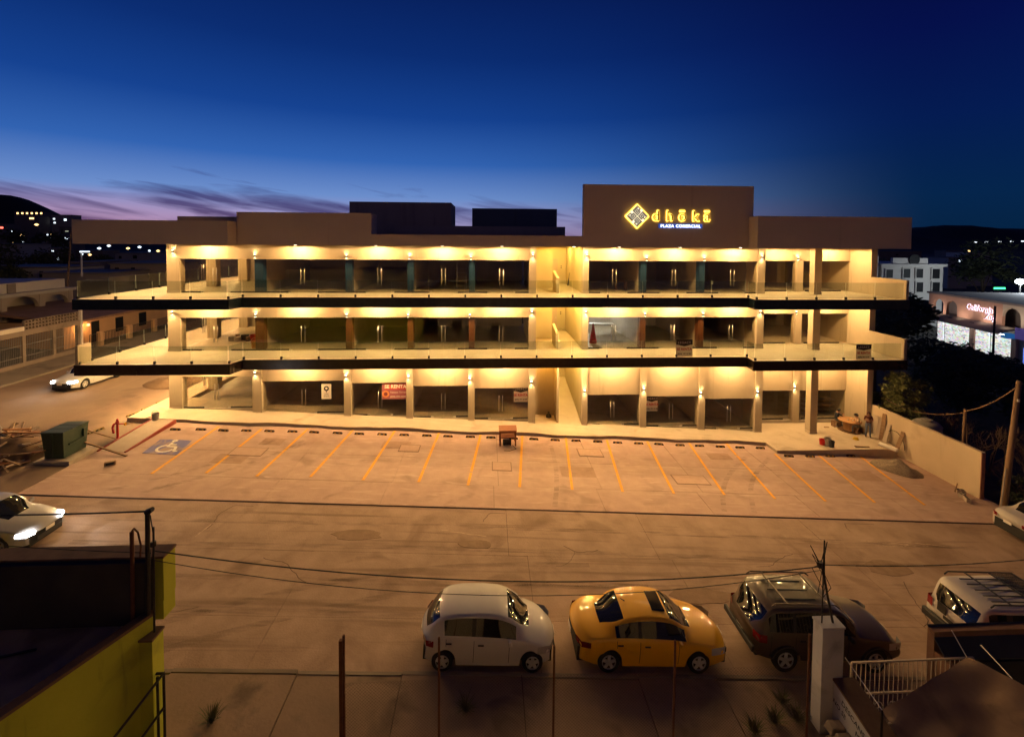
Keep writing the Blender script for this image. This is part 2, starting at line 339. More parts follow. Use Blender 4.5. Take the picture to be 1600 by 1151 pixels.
for i, (u, v) in enumerate(WSP):
    p = gpx(u, v)
    if ws0 is None:
        ws0 = thing('wheel_stop', '', 'wheel stop', (p.x, p.y, g(p.x) + .045))
        part('body', RUB, ws0, lambda m: m.add([(-.30, -.07, 0), (.30, -.07, 0), (.30, .07, 0), (-.30, .07, 0), (-.25, -.035, .1), (.25, -.035, .1), (.25, .035, .1), (-.25, .035, .1)], [(3, 2, 1, 0), (4, 5, 6, 7), (0, 1, 5, 4), (1, 2, 6, 5), (2, 3, 7, 6), (3, 0, 4, 7)]), world=False)
        for k in (-.14, .14): part('reflector', YELLOW, ws0, lambda m: m.box(k - .05, k + .05, -.078, -.06, .03, .07), world=False)
        o = ws0
    else: o = copy_tree(ws0); o.location = (p.x, p.y, g(p.x) + .045)
    o.rotation_euler = (0, math.atan(-GB), random.uniform(-.06, .06))
    tag(o, 'low brown rubber wheel stop, %s from the left along the kerb' % ordw(i), 'wheel stop', 'wheel stops along the plaza kerb')
YST = mat('faded_yellow_rubber', (.34, .23, .06), (.15, .11, .05), scale=6, rough=.8)
for i, (u, v) in enumerate([(150, 674), (208, 648), (231, 638), (253, 628)]):
    p = gpx(u, v); o = thing('wheel_stop', 'faded yellow wheel stop on the side street, %s from the front' % ORD[i], 'wheel stop', (p.x, p.y, g(p.x)), math.radians(78), 'yellow wheel stops on the side street')
    part('body', YST, o, lambda m: m.hexa([(-.45, -.08, 0), (.45, -.08, 0), (.45, .08, 0), (-.45, .08, 0), (-.4, -.04, .12), (.4, -.04, .12), (.4, .04, .12), (-.4, .04, .12)]), world=False)
    part('stripe', BLACK, o, lambda m: [m.box(k - .05, k + .05, -.082, -.05, .03, .09) for k in (-.25, 0, .25)], world=False)
pad = [gpx(*q) for q in ((222, 709), (276, 712), (300, 689), (251, 687))]
symb = thing('accessible_bay_symbol', 'blue painted wheelchair symbol on the leftmost parking bay', 'painted symbol', (pad[0].x, pad[0].y, g(pad[0].x) + .045))
BLUEP = mat('blue_road_paint', (.10, .10, .34), (.14, .13, .38), scale=2, rough=.7, stain=((.36, .25, .19), 1.3, .47))
WHP = mat('white_road_paint', (.72, .68, .62), rough=.7, stain=((.4, .3, .24), 4, .6))
MB().hexa([(p.x, p.y, g(p.x) + .040) for p in pad] + [(p.x, p.y, g(p.x) + .049) for p in pad]).build('blue_field', BLUEP, symb)
c_, rt_, up_ = (pad[0] + pad[1] + pad[2] + pad[3]) / 4, Vector((1, 0, GB)), Vector((-.08, 1, 0))
sm = MB()
def sy(x, y): q = c_ + rt_ * x + up_ * y; return (q.x, q.y, g(q.x) + .053)
def band(pts, w):
    for (a, b) in zip(pts[:-1], pts[1:]):
        d = Vector((b[0] - a[0], b[1] - a[1])).normalized(); n = Vector((-d.y, d.x)) * w
        sm.add([sy(a[0] + n.x, a[1] + n.y), sy(a[0] - n.x, a[1] - n.y), sy(b[0] - n.x, b[1] - n.y), sy(b[0] + n.x, b[1] + n.y)], [(0, 1, 2, 3)])
band([(.0 + .42 * math.cos(t), -.22 + .42 * math.sin(t)) for t in [math.radians(110 + k * 20) for k in range(13)]], .07)
band([(-.05, .55), (-.05, .02), (.42, .02), (.58, -.5), (.75, -.46)], .07); band([(-.05, .28), (.3, .28)], .06)
band([(-.05 + .1 * math.cos(t), .74 + .1 * math.sin(t)) for t in [k * math.pi / 5 for k in range(11)]], .06)
sm.build('wheelchair_figure', WHP, symb)
# ================================================================== PLAZA BUILDING
YS, YE, YW = 31.1, 28.8, 27.8
ZR, Z3B, Z3, Z2B, Z2 = 11.68, 7.86, 8.47, 4.01, 4.62
B = thing('commercial_building', 'three storey cream shopping plaza with glass shopfronts, dark slab edges and balconies', 'building', (0, 31.1, g(0)))
COLS = [(-15.6, -15.0), (-9.65, -9.19), (-5.52, -5.09), (-1.37, -.94), (2.74, 3.21), (6.42, 6.81), (10.5, 10.94), (14.63, 15.08), (18.68, 19.18)]
def floor_slab(z0, z1, fas):
    poly = [(-24.05, YW), (-15.35, YW), (-15.1, YE), (16.75, YE), (16.6, YW), (26.6, YW), (26.6, 32), (27.0, 32), (27.0, 41), (-20.4, 41), (-20.4, 46), (-24.05, 46)]
    m = MB(); n = len(poly); m.add([(x, y, z0) for x, y in poly] + [(x, y, z1) for x, y in poly], [])
    m.f.append(tuple(reversed(range(n)))); m.m.append(1); m.f.append(tuple(range(n, 2 * n))); m.m.append(0)
    for i in range(n): m.f.append((i, (i + 1) % n, n + (i + 1) % n, n + i)); m.m.append(2)
    s = m.build('floor_slab', [FLOORM, SOFFIT, STUCCO], B)
    for (a, b) in (((-24.08, YW), (-15.32, YW)), ((-15.32, YW), (-15.07, YE)), ((-15.07, YE), (16.72, YE)), ((16.72, YE), (16.57, YW)), ((16.57, YW), (26.63, YW)), ((-24.05, 46), (-24.05, YW)), ((26.6, YW), (26.6, 30.5))):
        d = Vector((b[0] - a[0], b[1] - a[1])).normalized(); nn = Vector((d.y, -d.x)) * .035
        P = [(a[0], a[1]), (a[0] + nn.x, a[1] + nn.y), (b[0] + nn.x, b[1] + nn.y), (b[0], b[1])]
        MB().hexa([(x, y, z0 - .012) for x, y in P] + [(x, y, z1 - .015) for x, y in P]).build('edge_cladding', fas, s)
    return s
floor_slab(Z3B, Z3, FASCIA3); floor_slab(Z2B, Z2, FASCIA2)
roof = MB().prism([(-23.95, YW + .1), (-15.35, YW + .1), (-15.35, YE + .1), (16.65, YE + .1), (16.65, YW + .1), (26.55, YW + .1), (26.55, 41), (-20.4, 41), (-20.4, 46), (-23.95, 46)], ZR + .005, ZR + .3).build('roof_slab', SOFFIT, B)
RB0 = mat('brace_plaster', (.4, .33, .27), rough=.9)
def par(*a): return bx('parapet', PARAPET, B, *a)
par(-24.0, -15.3, YW, YW + .28, ZR, 13.07); par(-24.0, -23.72, YW + .283, 46, ZR, 13.07); par(-15.58, -15.3, YW + .283, YE + .3, ZR, 13.068)
par(-15.297, -7.25, YE, YE + .28, ZR, 13.66); par(-7.53, -7.25, YE + .283, 30.2, 12.36, 13.658); par(-15.297, -15.0, YE + .283, 36, 13.07, 13.655)
par(-7.247, 5.9, YE + .004, YE + .28, ZR, 12.36)
bx('sign_wall', PARAPET, B, 5.903, 16.9, YE - .002, YE + .3, ZR, 15.61); bx('sign_wall_brace', RB0, B, 11.0, 11.3, YE + .303, 31.5, ZR + .3, 14.0)
par(16.62, 26.6, YW, YW + .28, ZR, 13.67); par(26.32, 26.6, YW + .283, 41, ZR, 13.668); par(16.62, 16.9, YW + .283, YE - .006, ZR, 13.668)
RB = mat('dim_roof_block_plaster', (.42, .34, .28), (.48, .40, .33), scale=.5, rough=.9, streak=((.33, .27, .22), 1.0, .6, (1.6, 1.6, .15)))
RB2 = mat('slate_blue_plaster', (.12, .16, .20), (.15, .19, .23), scale=.6, rough=.9)
bx('setback_parapet', RB, B, -7.245, 5.9, 35.6, 35.9, ZR + .3, 13.14)
bx('roof_room', RB, B, -10.7, -2.95, 36.0, 40.5, ZR + .3, 14.95)
bx('roof_room', RB2, B, -1.4, 5.6, 38.0, 40.9, ZR + .3, 14.68); bx('roof_room', RB2, B, 2.2, 3.4, 37.94, 37.997, 13.0, 14.5)
bx('roof_room', RB, B, -30.5 + 3, -25.6 + 3, 42.2, 45.9, ZR + .3, 14.0)
# headers over the glass, upper storeys
for z0, z1 in ((10.71, ZR), (6.84, Z3B)):
    bx('header_beam', STUCCO, B, -20.2, 2.735, YS, YS + .3, z0, z1); bx('header_beam', STUCCO, B, 6.815, 18.675, YS, YS + .3, z0, z1)
    bx('header_beam', STUCCO, B, 19.185, 26.545, 32.6, 32.85, z0, z1)
# columns
def column(m, x0, x1, y0, y1, z0, z1, plinth=True):
    c = bx('column', m, B, x0, x1, y0, y1, z0, z1)
    if plinth: bx('plinth', FLOORM, c, x0 - .02, x1 + .02, y0 - .02, y1 - .02, z0 + .003, z0 + .16)
for i, (a, b) in enumerate(COLS):
    zg = g((a + b) / 2) + .235
    column(STUCCO, a, b, YS - .12, YS + .5, zg - .1, Z2B)
    if i in (4, 5, 8):
        for z0, z1 in ((Z3, ZR), (Z2, Z3B)): column(STUCCO, a, b, YS - .03, YS + .5, z0, z1)
    else:
        bx('column', BLUEC, B, a + .02, b - .02, YS + .33, YS + .8, Z3, ZR - .003); bx('column', WOODC, B, a + .02, b - .02, YS + .33, YS + .8, Z2, Z3B - .003)
for z0, z1, pl in ((g(-20.6) + .235 - .05, Z2B, 1), (Z2, Z3B, 1), (Z3, ZR, 1)):
    column(STUCCO, -21.0, -20.2, YS, YS + .55, z0, z1)
for z0, z1 in ((-1.28, Z2B), (Z2, Z3B), (Z3, ZR)):
    column(STUCCO, 22.4, 22.92, 30.6, 31.1, z0, z1)
    bx('end_wall', STUCCO, B, 26.55, 26.97, 30.7, 40.9, z0 - .3 if z0 < 1 else z0, z1)
    column(STUCCO, 22.42, 22.92, 32.48, 32.95, z0 + .03 if z0 < 1 else z0, z1 if z0 < 1 else z0 + 2.24, False)
    bx('return_wall', STUCCO, B, 18.95, 19.18, YS + .503, 33.0, z0 + .05 if z0 < 1 else z0, z1)
bx('balcony_end_wall', STUCCO, B, 26.42, 26.595, YW + .02, 30.69, Z3, 9.70); bx('balcony_end_wall', STUCCO, B, 26.42, 26.595, YW + .02, 30.69, Z2, 5.95)
bx('balcony_end_wall', STUCCO, B, -24.04, -23.88, YW + .02, 28.72, Z2, 5.75)
# shopfront glazing
def pane(x0, x1, y, z0, z1, name='shop_pane', parent=None):
    return bx(name, SHOPG, parent or B, x0 + .004, x1 - .004, y, y + .012, z0, z1)
def handle(p, x, y, z0, z1):
    m = MB(); m.tube((x, y - .07, z0), (x, y - .07, z1), .019, n=8)
    for z in (z0 + .15, z1 - .15): m.tube((x, y - .07, z), (x, y, z), .012, n=6)
    m.build('handle', STEEL, p, smooth=True)
def shopfront(x0, x1, y, z0, z1, dc=None, doors=True, leaf=.95):
    if not doors:
        n = max(1, round((x1 - x0) / 1.7)); w = (x1 - x0) / n
        for k in range(n): pane(x0 + k * w, x0 + (k + 1) * w, y, z0 + .1, z1)
        bx('bottom_rail', DARKM, B, x0 + .3, x1 - .6, y - .02, y + .03, z0 + .003, z0 + .1); return
    c = dc if dc is not None else (x0 + x1) / 2
    for a, b in ((x0, c - leaf), (c + leaf, x1)):
        if b - a > .1:
            pane(a, b, y, z0 + .09, z1); bx('bottom_rail', DARKM, B, a, b, y - .02, y + .03, z0 + .003, z0 + .09)
    for s in (-1, 1):
        a, b = (c - leaf, c) if s < 0 else (c, c + leaf)
        d = pane(a, b, y, z0 + .012, z1 - .01, 'glass_door'); handle(d, c + s * .12, y, z0 + .55, z0 + 1.65)
        hx = a if s < 0 else b - .16
        MB().box(hx, hx + .16, y - .012, y + .024, z0 + .013, z0 + .09).build('patch_fitting', STEEL, d)
UPB = [(-20.2, -15.3), (-15.3, -9.42), (-9.42, -5.3), (-5.3, -1.15), (-1.15, 2.735), (6.815, 10.72), (10.72, 14.85), (14.85, 18.675)]
DCX = [-18.0, -12.35, -7.3, -3.05, .85, 8.6, 12.75, 16.9]
for (x0, x1), dc in zip(UPB, DCX):
    for z0, z1 in ((Z3, 10.71), (Z2, 6.84)): shopfront(x0, x1, YS + .15, z0, z1, dc)
PXG = [(340, 588, 638.5), (472, 595, 646.5), (592, 598, 650), (687, 602.5, 653), (785, 606, 655.5), (961, 616.2, 665), (1052, 618.7, 667), (1140, 622.5, 671.5)]
GB_ = [(-20.2, -15.6), (-15.0, -9.65), (-9.19, -5.52), (-5.09, -1.37), (-.94, 2.74), (6.81, 10.5), (10.94, 14.63), (15.08, 18.68)]
GZ = []
for (x0, x1), (u, vt, vb), dc in zip(GB_, PXG, DCX):
    zt, zb = onY(u, vt, YS).z, onY(u, vb, YS).z; GZ.append((zb, zt))
    shopfront(x0, x1, YS + .15, zb, zt, dc, leaf=.85)
    if zt < Z2B - .05: bx('header_beam', STUCCO, B, x0, x1, YS, YS + .3, zt, Z2B)
    bx('shop_floor', INTF, B, x0 - .3, x1 + .3, YS + .1, 40, zb - .9, zb)
zb9, zt9 = onY(1220, 655.8, 32.6).z, onY(1220, 610, 32.6).z
for z0, z1 in ((Z3, 10.71), (Z2, 6.84), (zb9, zt9)):
    shopfront(19.19, 22.41, 32.66, z0, z1, doors=False); shopfront(22.93, 26.54, 32.66, z0, z1, doors=False)
bx('header_beam', STUCCO, B, 19.185, 26.545, 32.6, 32.85, zt9, Z2B); bx('shop_floor', INTF, B, 19.0, 26.54, 32.55, 40, zb9 - .6, zb9)
# interior partitions, back wall, corner shop side glazing
for k, x in enumerate([-15.3, -9.42, -5.3, -1.15, 10.72, 14.85]):
    for z0, z1 in ((Z3, ZR), (Z2, Z3B)): bx('partition', INTW, B, x - .07, x + .07, YS + .82, 39.99, z0 + .002, z1 - .002)
    bx('partition', INTW, B, x - .07, x + .07, YS + .52, 39.99, g(x) - .2, Z2B - .002)
for x0, x1 in ((-20.35, 2.9), (6.62, 26.55)):
    for z0, z1 in ((Z3, ZR), (Z2, Z3B), (-2.4, Z2B)): bx('back_wall', INTW, B, x0, x1, 40.0, 40.2, z0 + .002, z1 - .002)
bx('interior_wall', INTW, B, 18.9, 19.1, 33.01, 39.99, -1.6, ZR - .01)
for z0, z1 in ((Z3, ZR), (Z2, Z3B), (g(-20) + .2, Z2B)):
    for y in (35.2, 39.55): bx('column', STUCCO, B, -20.95, -20.25, y, y + .6, z0, z1 - .002)
    bx('header_beam', STUCCO, B, -20.9, -20.6, YS + .553, 39.55, z1 - .6, z1 - .003)
    for y0, y1 in ((YS + .56, 33.4), (33.4, 35.2), (35.8, 37.7), (37.7, 39.55)):
        p = bx('shop_pane', SHOPG, B, -20.76, -20.748, y0 + .004, y1 - .004, z0 + .03, z1 - .6)
    for y in (34.2, 34.45): MB().tube((-20.66, y, z0 + .6), (-20.66, y, z0 + 1.7), .018, n=6).build('handle', STEEL, p, smooth=True)
# central stair and passage
CW = mat('passage_plaster', (.54, .46, .27), (.58, .50, .30), scale=.6, rough=.88)
DOORM = mat('beige_door', (.52, .40, .30), (.56, .44, .33), scale=2, rough=.6)
for z0, z1 in ((Z3, ZR), (Z2, Z3B)):
    bx('passage_wall', CW, B, 2.9, 3.2, YS + .502, 38.2, z0 + .002, z1 - .002); bx('passage_wall', CW, B, 6.43, 6.62, YS + .502, 40, z0 + .002, z1 - .002)
    bx('stair_wall', CW, B, 3.2, 4.62, 34.6, 34.8, z0 + .002, z1 - .002); bx('stair_wall', CW, B, 4.62, 4.8, 34.6, 38.2, z0 + .002, z1 - .002)
    bx('passage_end_wall', CW, B, 3.2, 6.43, 38.2, 38.4, z0 + .002, z1 - .002)
    MB().hexa([(4.62, 31.25, z0), (4.8, 31.25, z0), (4.8, 33.2, z0), (4.62, 33.2, z0), (4.62, 31.25, z0 + 1.05), (4.8, 31.25, z0 + 1.05), (4.8, 33.2, z0 + 1.42), (4.62, 33.2, z0 + 1.42)]).build('stair_balustrade', CW, B)
    d = bx('door', DOORM, B, 4.92, 5.72, 38.14, 38.197, z0 + .01, z0 + 2.1); bx('handle', STEEL, d, 5.58, 5.66, 38.09, 38.139, z0 + 1.0, z0 + 1.05); bx('door_frame', CW, d, 4.84, 5.8, 38.17, 38.195, z0 + .012, z0 + 2.2)
    for k in (0, .14): bx('switch_box', DARKM, B, 5.98, 6.06, 38.16, 38.197, z0 + 1.3 + k, z0 + 1.38 + k)
zp = onY(850, 668, YS).z
bx('passage_wall', STUCCO, B, 3.215, 4.72, 32.6, 32.8, zp - .2, Z2B - .002); bx('landing', FLOORM, B, 3.215, 4.7, YS - .1, 32.6, zp - .5, zp + .22)
bx('passage_wall', STUCCO, B, 4.72, 4.86, 31.2, 39.5, zp - .4, Z2B - .002); bx('passage_wall', CW, B, 6.43, 6.62, YS + .502, 40, -1.5, Z2B - .002)
MB().hexa([(4.86, 30.9, zp - .6), (6.43, 30.9, zp - .6), (6.43, 38.2, zp - .6), (4.86, 38.2, zp - .6), (4.86, 30.9, g(5) + .24), (6.43, 30.9, g(6) + .24), (6.43, 38.2, .62), (4.86, 38.2, .62)]).build('passage_ramp', FLOORM, B)
bx('passage_end_wall', CW, B, 4.86, 6.43, 38.2, 38.4, 0, Z2B - .002)
d = bx('door', DOORM, B, 4.95, 5.8, 38.13, 38.197, .63, 2.7); bx('handle', STEEL, d, 5.66, 5.74, 38.08, 38.129, 1.6, 1.65)
# glass balustrades
def balustrade(segs, z):
    r = bx('balustrade', STEEL, B, -15.0, 16.6, YE + .11, YE + .112, z + .001, z + .004)
    for (a, b, n) in segs:
        a, b = Vector(a), Vector(b); d = (b - a) / n; u = d.normalized(); nn = Vector((-u.y, u.x)) * .006
        for k in range(n):
            p, q = a + d * k + u * .012, a + d * (k + 1) - u * .012
            P = [p - nn, q - nn, q + nn, p + nn]; m = MB()
            m.hexa([(v.x, v.y, z + .05) for v in P] + [(v.x, v.y, z + 1.06) for v in P]); m.m[1] = 1; m.m[3] = 1; m.m[5] = 1
            o = m.build('glass_panel', [RAILG, GEDGE], r)
            w = a + d * k + u * .03; m2 = MB(); m2.box(w.x - .05, w.x + .05, w.y - .05, w.y + .05, z + .002, z + .16)
            m2.build('clamp', DARKM, r)
for z in (Z3, Z2):
    balustrade([((-23.9, YW + .12), (-15.45, YW + .12), 4), ((-15.4, YW + .14), (-15.12, YE + .1), 1), ((-15.08, YE + .12), (16.6, YE + .12), 14), ((16.75, YE + .1), (16.68, YW + .14), 1), ((16.72, YW + .12), (26.35, YW + .12), 5), ((-23.93, 28.8 if z == Z2 else YW + .16), (-23.93, 45.8), 8)], z)
# ------------------------------------------------------------------ lamps of the plaza
LENS = mat('lamp_lens', (1, .85, .6), emit=(1, .80, .50), es=26)
LBODY = mat('lamp_body', (.10, .09, .08), rough=.5, metal=.3)
FL = ['top floor', 'middle floor', 'ground floor']
SC = [[(271, 393, 0), (399, 400, 1), (542, 401, 1), (640, 402, 1), (736, 403, 1), (832.5, 400, 2), (916.5, 400, 2), (1010, 405, 1), (1100, 405, 1), (1190, 402, 2), (1248, 404, 3)],
      [(270, 489, 0), (400, 492.5, 1), (542, 492.5, 1), (638, 493, 1), (734, 493, 1), (831, 488, 2), (915, 488, 2), (1007.5, 491.5, 1), (1098, 491, 1), (1187, 487.5, 2), (1245, 488.5, 3)],
      [(399, 583, 4), (541, 587.5, 4), (638.5, 589, 4), (734, 592.5, 4), (830, 597, 4), (913, 611, 4), (1005.5, 608, 4), (1094, 614, 4), (1182.5, 612.5, 4), (1240.5, 605, 3)]]
YF = {0: YS, 1: YS, 2: YS - .03, 3: 32.48, 4: YS - .12}
sc0 = None
for fl, lst in enumerate(SC):
    for i, (u, v, k) in enumerate(lst):
        p = onY(u, v, YF[k]); y = YF[k]
        if k == 3: y = 32.48 if fl == 2 else 32.6
        loc = (p.x, y, p.z)
        if sc0 is None:
            sc0 = thing('wall_lamp', '', 'lamp', loc)
            MB().lathe([(.055, -.09), (.06, -.085), (.06, .085), (.055, .09)], 12, (0, -.09, 0)).build('body', LBODY, sc0, smooth=False, world=False)
            MB().box(-.04, .04, -.035, -.002, -.05, .05).build('bracket', LBODY, sc0, world=False)
            for s in (-1, 1):
                MB().lathe([(.048, s * .0905), (.048, s * .096)], 12, (0, -.09, 0)).build('lens', LENS, sc0, world=False)
                spot(sc0, (0, -.10, s * .10), (0, .10, s), 26, 125, .75, .03, (1.0, .68, .30), local=True)
            o = sc0
        else: o = copy_tree(sc0); o.location = loc
        tag(o, 'lit up-and-down wall lamp, %s from the left on the %s' % (ORD[i], FL[fl]), 'lamp', 'wall lamps on the plaza front')
DLP = 640
dl0 = None
for fl, (zc, yy) in enumerate(((ZR, 30.2), (Z3B, 30.2), (Z2B, 30.15))):
    spots = [-18.2, -12.4, -7.3, -3.05, .85, 5.6, 8.65, 12.75, 16.9, (20.8, 31.5), (24.8, 31.5)]
    for i, x in enumerate(spots):
        y = yy
        if isinstance(x, tuple): x, y = x
        if dl0 is None:
            dl0 = thing('ceiling_lamp', '', 'lamp', (x, y, zc))
            MB().lathe([(.10, -.002), (.12, -.004), (.12, -.018), (.095, -.02)], 16).build('ring', LBODY, dl0, world=False)
            MB().lathe([(.09, -.0215), (.085, -.026)], 16).build('lens', LENS, dl0, world=False)
            spot(dl0, (0, 0, -.05), (0, -.02, -1), DLP, 178, .08, .09, local=True); o = dl0
        else: o = copy_tree(dl0); o.location = (x, y, zc)
        tag(o, 'lit round ceiling lamp over the %s shopfronts, %s from the left' % (FL[fl], ORD[i]), 'lamp', 'ceiling lamps under the balconies and roof')
# ------------------------------------------------------------------ signs on the plaza
def emis(name, c, s): return mat(name, (c[0] * .5, c[1] * .5, c[2] * .5), emit=c, es=s)
HALO = emis('sign_halo_light', (1.0, .60, .07), 5.0); LETF = mat('sign_letter_face', (.22, .13, .05), rough=.5)
WLED = emis('white_led_face', (.62, .72, 1.0), 3.2); DIAM = emis('lit_white_panel', (1.0, .86, .62), 1.0); LINE = mat('sign_line', (.05, .03, .02), rough=.6)
sg = thing('illuminated_sign', 'yellow haloed plaza name sign with white diamond emblem on the tall roof wall', 'sign', (11.4, YE, 12.8))
cx, cz = 9.33, 13.63; hw = .74
def dia(m, r, y0, y1): m.add([(cx - r, y0, cz), (cx, y0, cz - r), (cx + r, y0, cz), (cx, y0, cz + r), (cx - r, y1, cz), (cx, y1, cz - r), (cx + r, y1, cz), (cx, y1, cz + r)], [(3, 2, 1, 0), (4, 5, 6, 7), (0, 1, 5, 4), (1, 2, 6, 5), (2, 3, 7, 6), (3, 0, 4, 7)])
part('diamond_halo', HALO, sg, lambda m: dia(m, hw + .035, YE - .06, YE - .02)); dp = part('diamond_panel', DIAM, sg, lambda m: dia(m, hw - .03, YE - .10, YE - .065))
lm = MB()
def dl(a, b):
    def q(p): return Vector((cx + (p[0] - p[1]) * .70711, YE - .104, cz + (p[0] + p[1]) * .70711))
    A, C = q(a), q(b); d = (C - A).normalized(); n = Vector((-d.z, 0, d.x)) * .036; e = d * .036
    lm.add([A - n - e, A + n - e, C + n + e, C - n + e], [(0, 1, 2, 3)])
S_ = .46
for k in range(4):
    def rt(p, k=k):
        x, y = p
        for _ in range(k): x, y = -y, x
        return (x, y)
    for pl in ([(.06, .06), (.06, S_), (S_, S_), (S_, .2)], [(.06, .06), (.30, .06), (.30, .28), (.16, .28), (.16, .16), (.22, .16)], [(S_, .2), (.36, .2)], [(.14, .38), (.36, .38)]):
        for a, b in zip(pl[:-1], pl[1:]): dl(rt(a), rt(b))
lm.build('emblem_lines', LINE, dp)
for ch, px in zip('dhoka', (10.53, 11.42, 12.24, 13.10, 13.85)):
    text('letter_halo', ch, .94, HALO, sg, (px, YE - .03, 13.36), extrude=.02, offset=.020); text('letter', ch, .94, LETF, sg, (px, YE - .09, 13.36), extrude=.012, offset=-.001)
    if ch in 'oa':
        bx('letter_halo', HALO, sg, px - .17, px + .17, YE - .05, YE - .01, 13.925, 14.03); bx('letter', LETF, sg, px - .14, px + .14, YE - .105, YE - .075, 13.955, 13.998)
text('tagline', 'PLAZA COMERCIAL', .25, WLED, sg, (12.15, YE - .03, 12.95), extrude=.012, spacing=1.22, offset=.003)
bx('tagline_glow', mat('blue_letter_glow', (.03, .05, .14), emit=(.05, .10, .45), es=.5), sg, 10.72, 13.58, YE - .012, YE - .003, 12.89, 13.19)  # glowing panel that stands in for the blue halo round the letters
WHT = mat('sign_white', (.74, .68, .60), rough=.6)
def translucent(name, c, k=.6):
    m = bpy.data.materials.new(name); m.use_nodes = True; t = m.node_tree; b = t.nodes['Principled BSDF']; b.inputs['Base Color'].default_value = (*c, 1); b.inputs['Roughness'].default_value = .6
    tr = N(t, 'ShaderNodeBsdfTranslucent'); tr.inputs[0].default_value = (*c, 1); mx = N(t, 'ShaderNodeMixShader'); mx.inputs[0].default_value = k
    t.links.new(b.outputs[0], mx.inputs[1]); t.links.new(tr.outputs[0], mx.inputs[2]); t.links.new(mx.outputs[0], t.nodes['Material Output'].inputs[0]); return m
VINYL = translucent('vinyl_white', (.80, .74, .66), .7)
RED = mat('sign_red', (.50, .03, .025), rough=.5); BLK = mat('sign_black', (.02, .018, .018), rough=.5); PURP = mat('sign_maroon', (.30, .09, .11), rough=.5)
def rent(x0, x1, z0, z1, y, label, dark=False):
    s = thing('rental_sign', label, 'sign', ((x0 + x1) / 2, y, z0)); h = z1 - z0; c = (x0 + x1) / 2
    bx('board', VINYL, s, x0, x1, y - .012, y, z0, z1); bx('header_panel', BLK, s, x0, x1, y - .016, y - .0125, z1 - .31 * h, z1)
    MB().add([(x0 + .1 * h, y - .0162, z1 - .31 * h), (x1 - .1 * h, y - .0162, z1 - .31 * h), (c, y - .0162, z1 - .40 * h)], [(0, 2, 1)]).build('header_point', BLK, s)
    text('lettering', 'LEGACY', .175 * h, WHT, s, (c, y - .018, z1 - .24 * h), extrude=.002, spacing=1.25); text('lettering', 'SE RENTA', .20 * h, RED, s, (c, y - .014, z0 + .37 * h), extrude=.003, offset=.006)
    text('lettering', '(624) 191 6138', .125 * h, BLK, s, (c, y - .014, z0 + .12 * h), extrude=.002, offset=.003); return s
rent(12.07, 13.14, Z2 + .03, 5.76, YE + .1, 'white rental board with black top on the middle balcony railing, centre right')
rent(23.3, 24.3, Z2 + .03, 5.62, YW + .1, 'white rental board with black top on the middle balcony railing, far right')
rent(1.75, 2.70, .98, 2.07, YS + .13, 'white rental board inside the ground floor glass beside the stair')
rent(10.97, 11.80, .23, 1.32, YS + .13, 'white rental board inside ground floor glass right of the passage')
s = thing('rental_banner', 'wide red rental banner with portrait roundel on the ground floor glass', 'sign', (-6.4, YS + .12, 1.26))
bx('board', PURP, s, -7.19, -5.57, YS + .11, YS + .122, 1.26, 2.35); bx('red_band', RED, s, -7.0, -5.58, YS + .105, YS + .1095, 1.93, 2.345)
text('lettering', 'SE RENTA', .33, WHT, s, (-6.28, YS + .10, 2.02), extrude=.003, offset=.012); text('lettering', 'Vanessa Torres', .17, WHT, s, (-6.12, YS + .105, 1.68), extrude=.002, shear=.3); text('lettering', '(624)-225-2234', .165, WHT, s, (-6.12, YS + .105, 1.38), extrude=.002, offset=.003)
MB().lathe([(.24, 0), (.24, .006)], 20, (-6.93, YS + .098, 1.62), axis='y').build('roundel', mat('banner_orange', (.62, .24, .08), rough=.6), s)
MB().lathe([(.13, 0), (.13, .005)], 14, (-6.93, YS + .091, 1.62), axis='y').build('roundel_portrait', mat('banner_dark_red', (.18, .03, .03), rough=.6), s)
s = thing('shop_poster', 'small white poster with black round emblem on the ground floor glass', 'poster', (-10.87, YS + .12, 1.32))
bx('sheet', WHT, s, -11.2, -10.55, YS + .11, YS + .118, 1.32, 2.34)
MB().lathe([(.17, 0), (.17, .004)], 18, (-10.87, YS + .104, 2.03), axis='y').build('emblem', BLK, s); MB().lathe([(.08, 0), (.08, .003)], 12, (-10.87, YS + .099, 2.04), axis='y').build('emblem_centre', WHT, s)
bx('emblem_stem', BLK, s, -10.89, -10.85, YS + .104, YS + .108, 1.76, 1.9); text('lettering', 'LIVE', .15, BLK, s, (-10.87, YS + .105, 1.60), extrude=.002); text('lettering', 'SPACE', .12, BLK, s, (-10.87, YS + .105, 1.47), extrude=.002)
# ================================================================== VEHICLES
def sstep(x): x = max(0., min(1., x)); return x * x * (3 - 2 * x)
def lerpl(tab, x):
    if x <= tab[0][0]: return tab[0][1]
    for (a, b), (c, d) in zip(tab[:-1], tab[1:]):
        if x <= c: t = (x - a) / (c - a); return b + (d - b) * t
    return tab[-1][1]
def smooth_tab(tab, x, w=.018): return sum(lerpl(tab, x + k * w) * q for k, q in ((-2, .1), (-1, .22), (0, .36), (1, .22), (2, .1)))
CGLASS = mat('dark_car_glass', (.010, .011, .013), rough=.04, spec=.6); TYRE = mat('tyre_rubber', (.014, .013, .012), rough=.85); RIM = mat('alloy_rim', (.62, .61, .60), rough=.35, metal=.3)
PLAST = mat('black_plastic', (.02, .02, .02), rough=.55)
SEAM = mat('panel_seam', (.008, .007, .007), rough=.8); TAIL = mat('tail_lamp_red', (.20, .008, .01), rough=.12, coat=.6); HEADL = mat('head_lamp_glass', (.42, .42, .42), rough=.08, spec=.8); CHROME = mat('chrome_trim', (.6, .6, .6), rough=.15, metal=1)
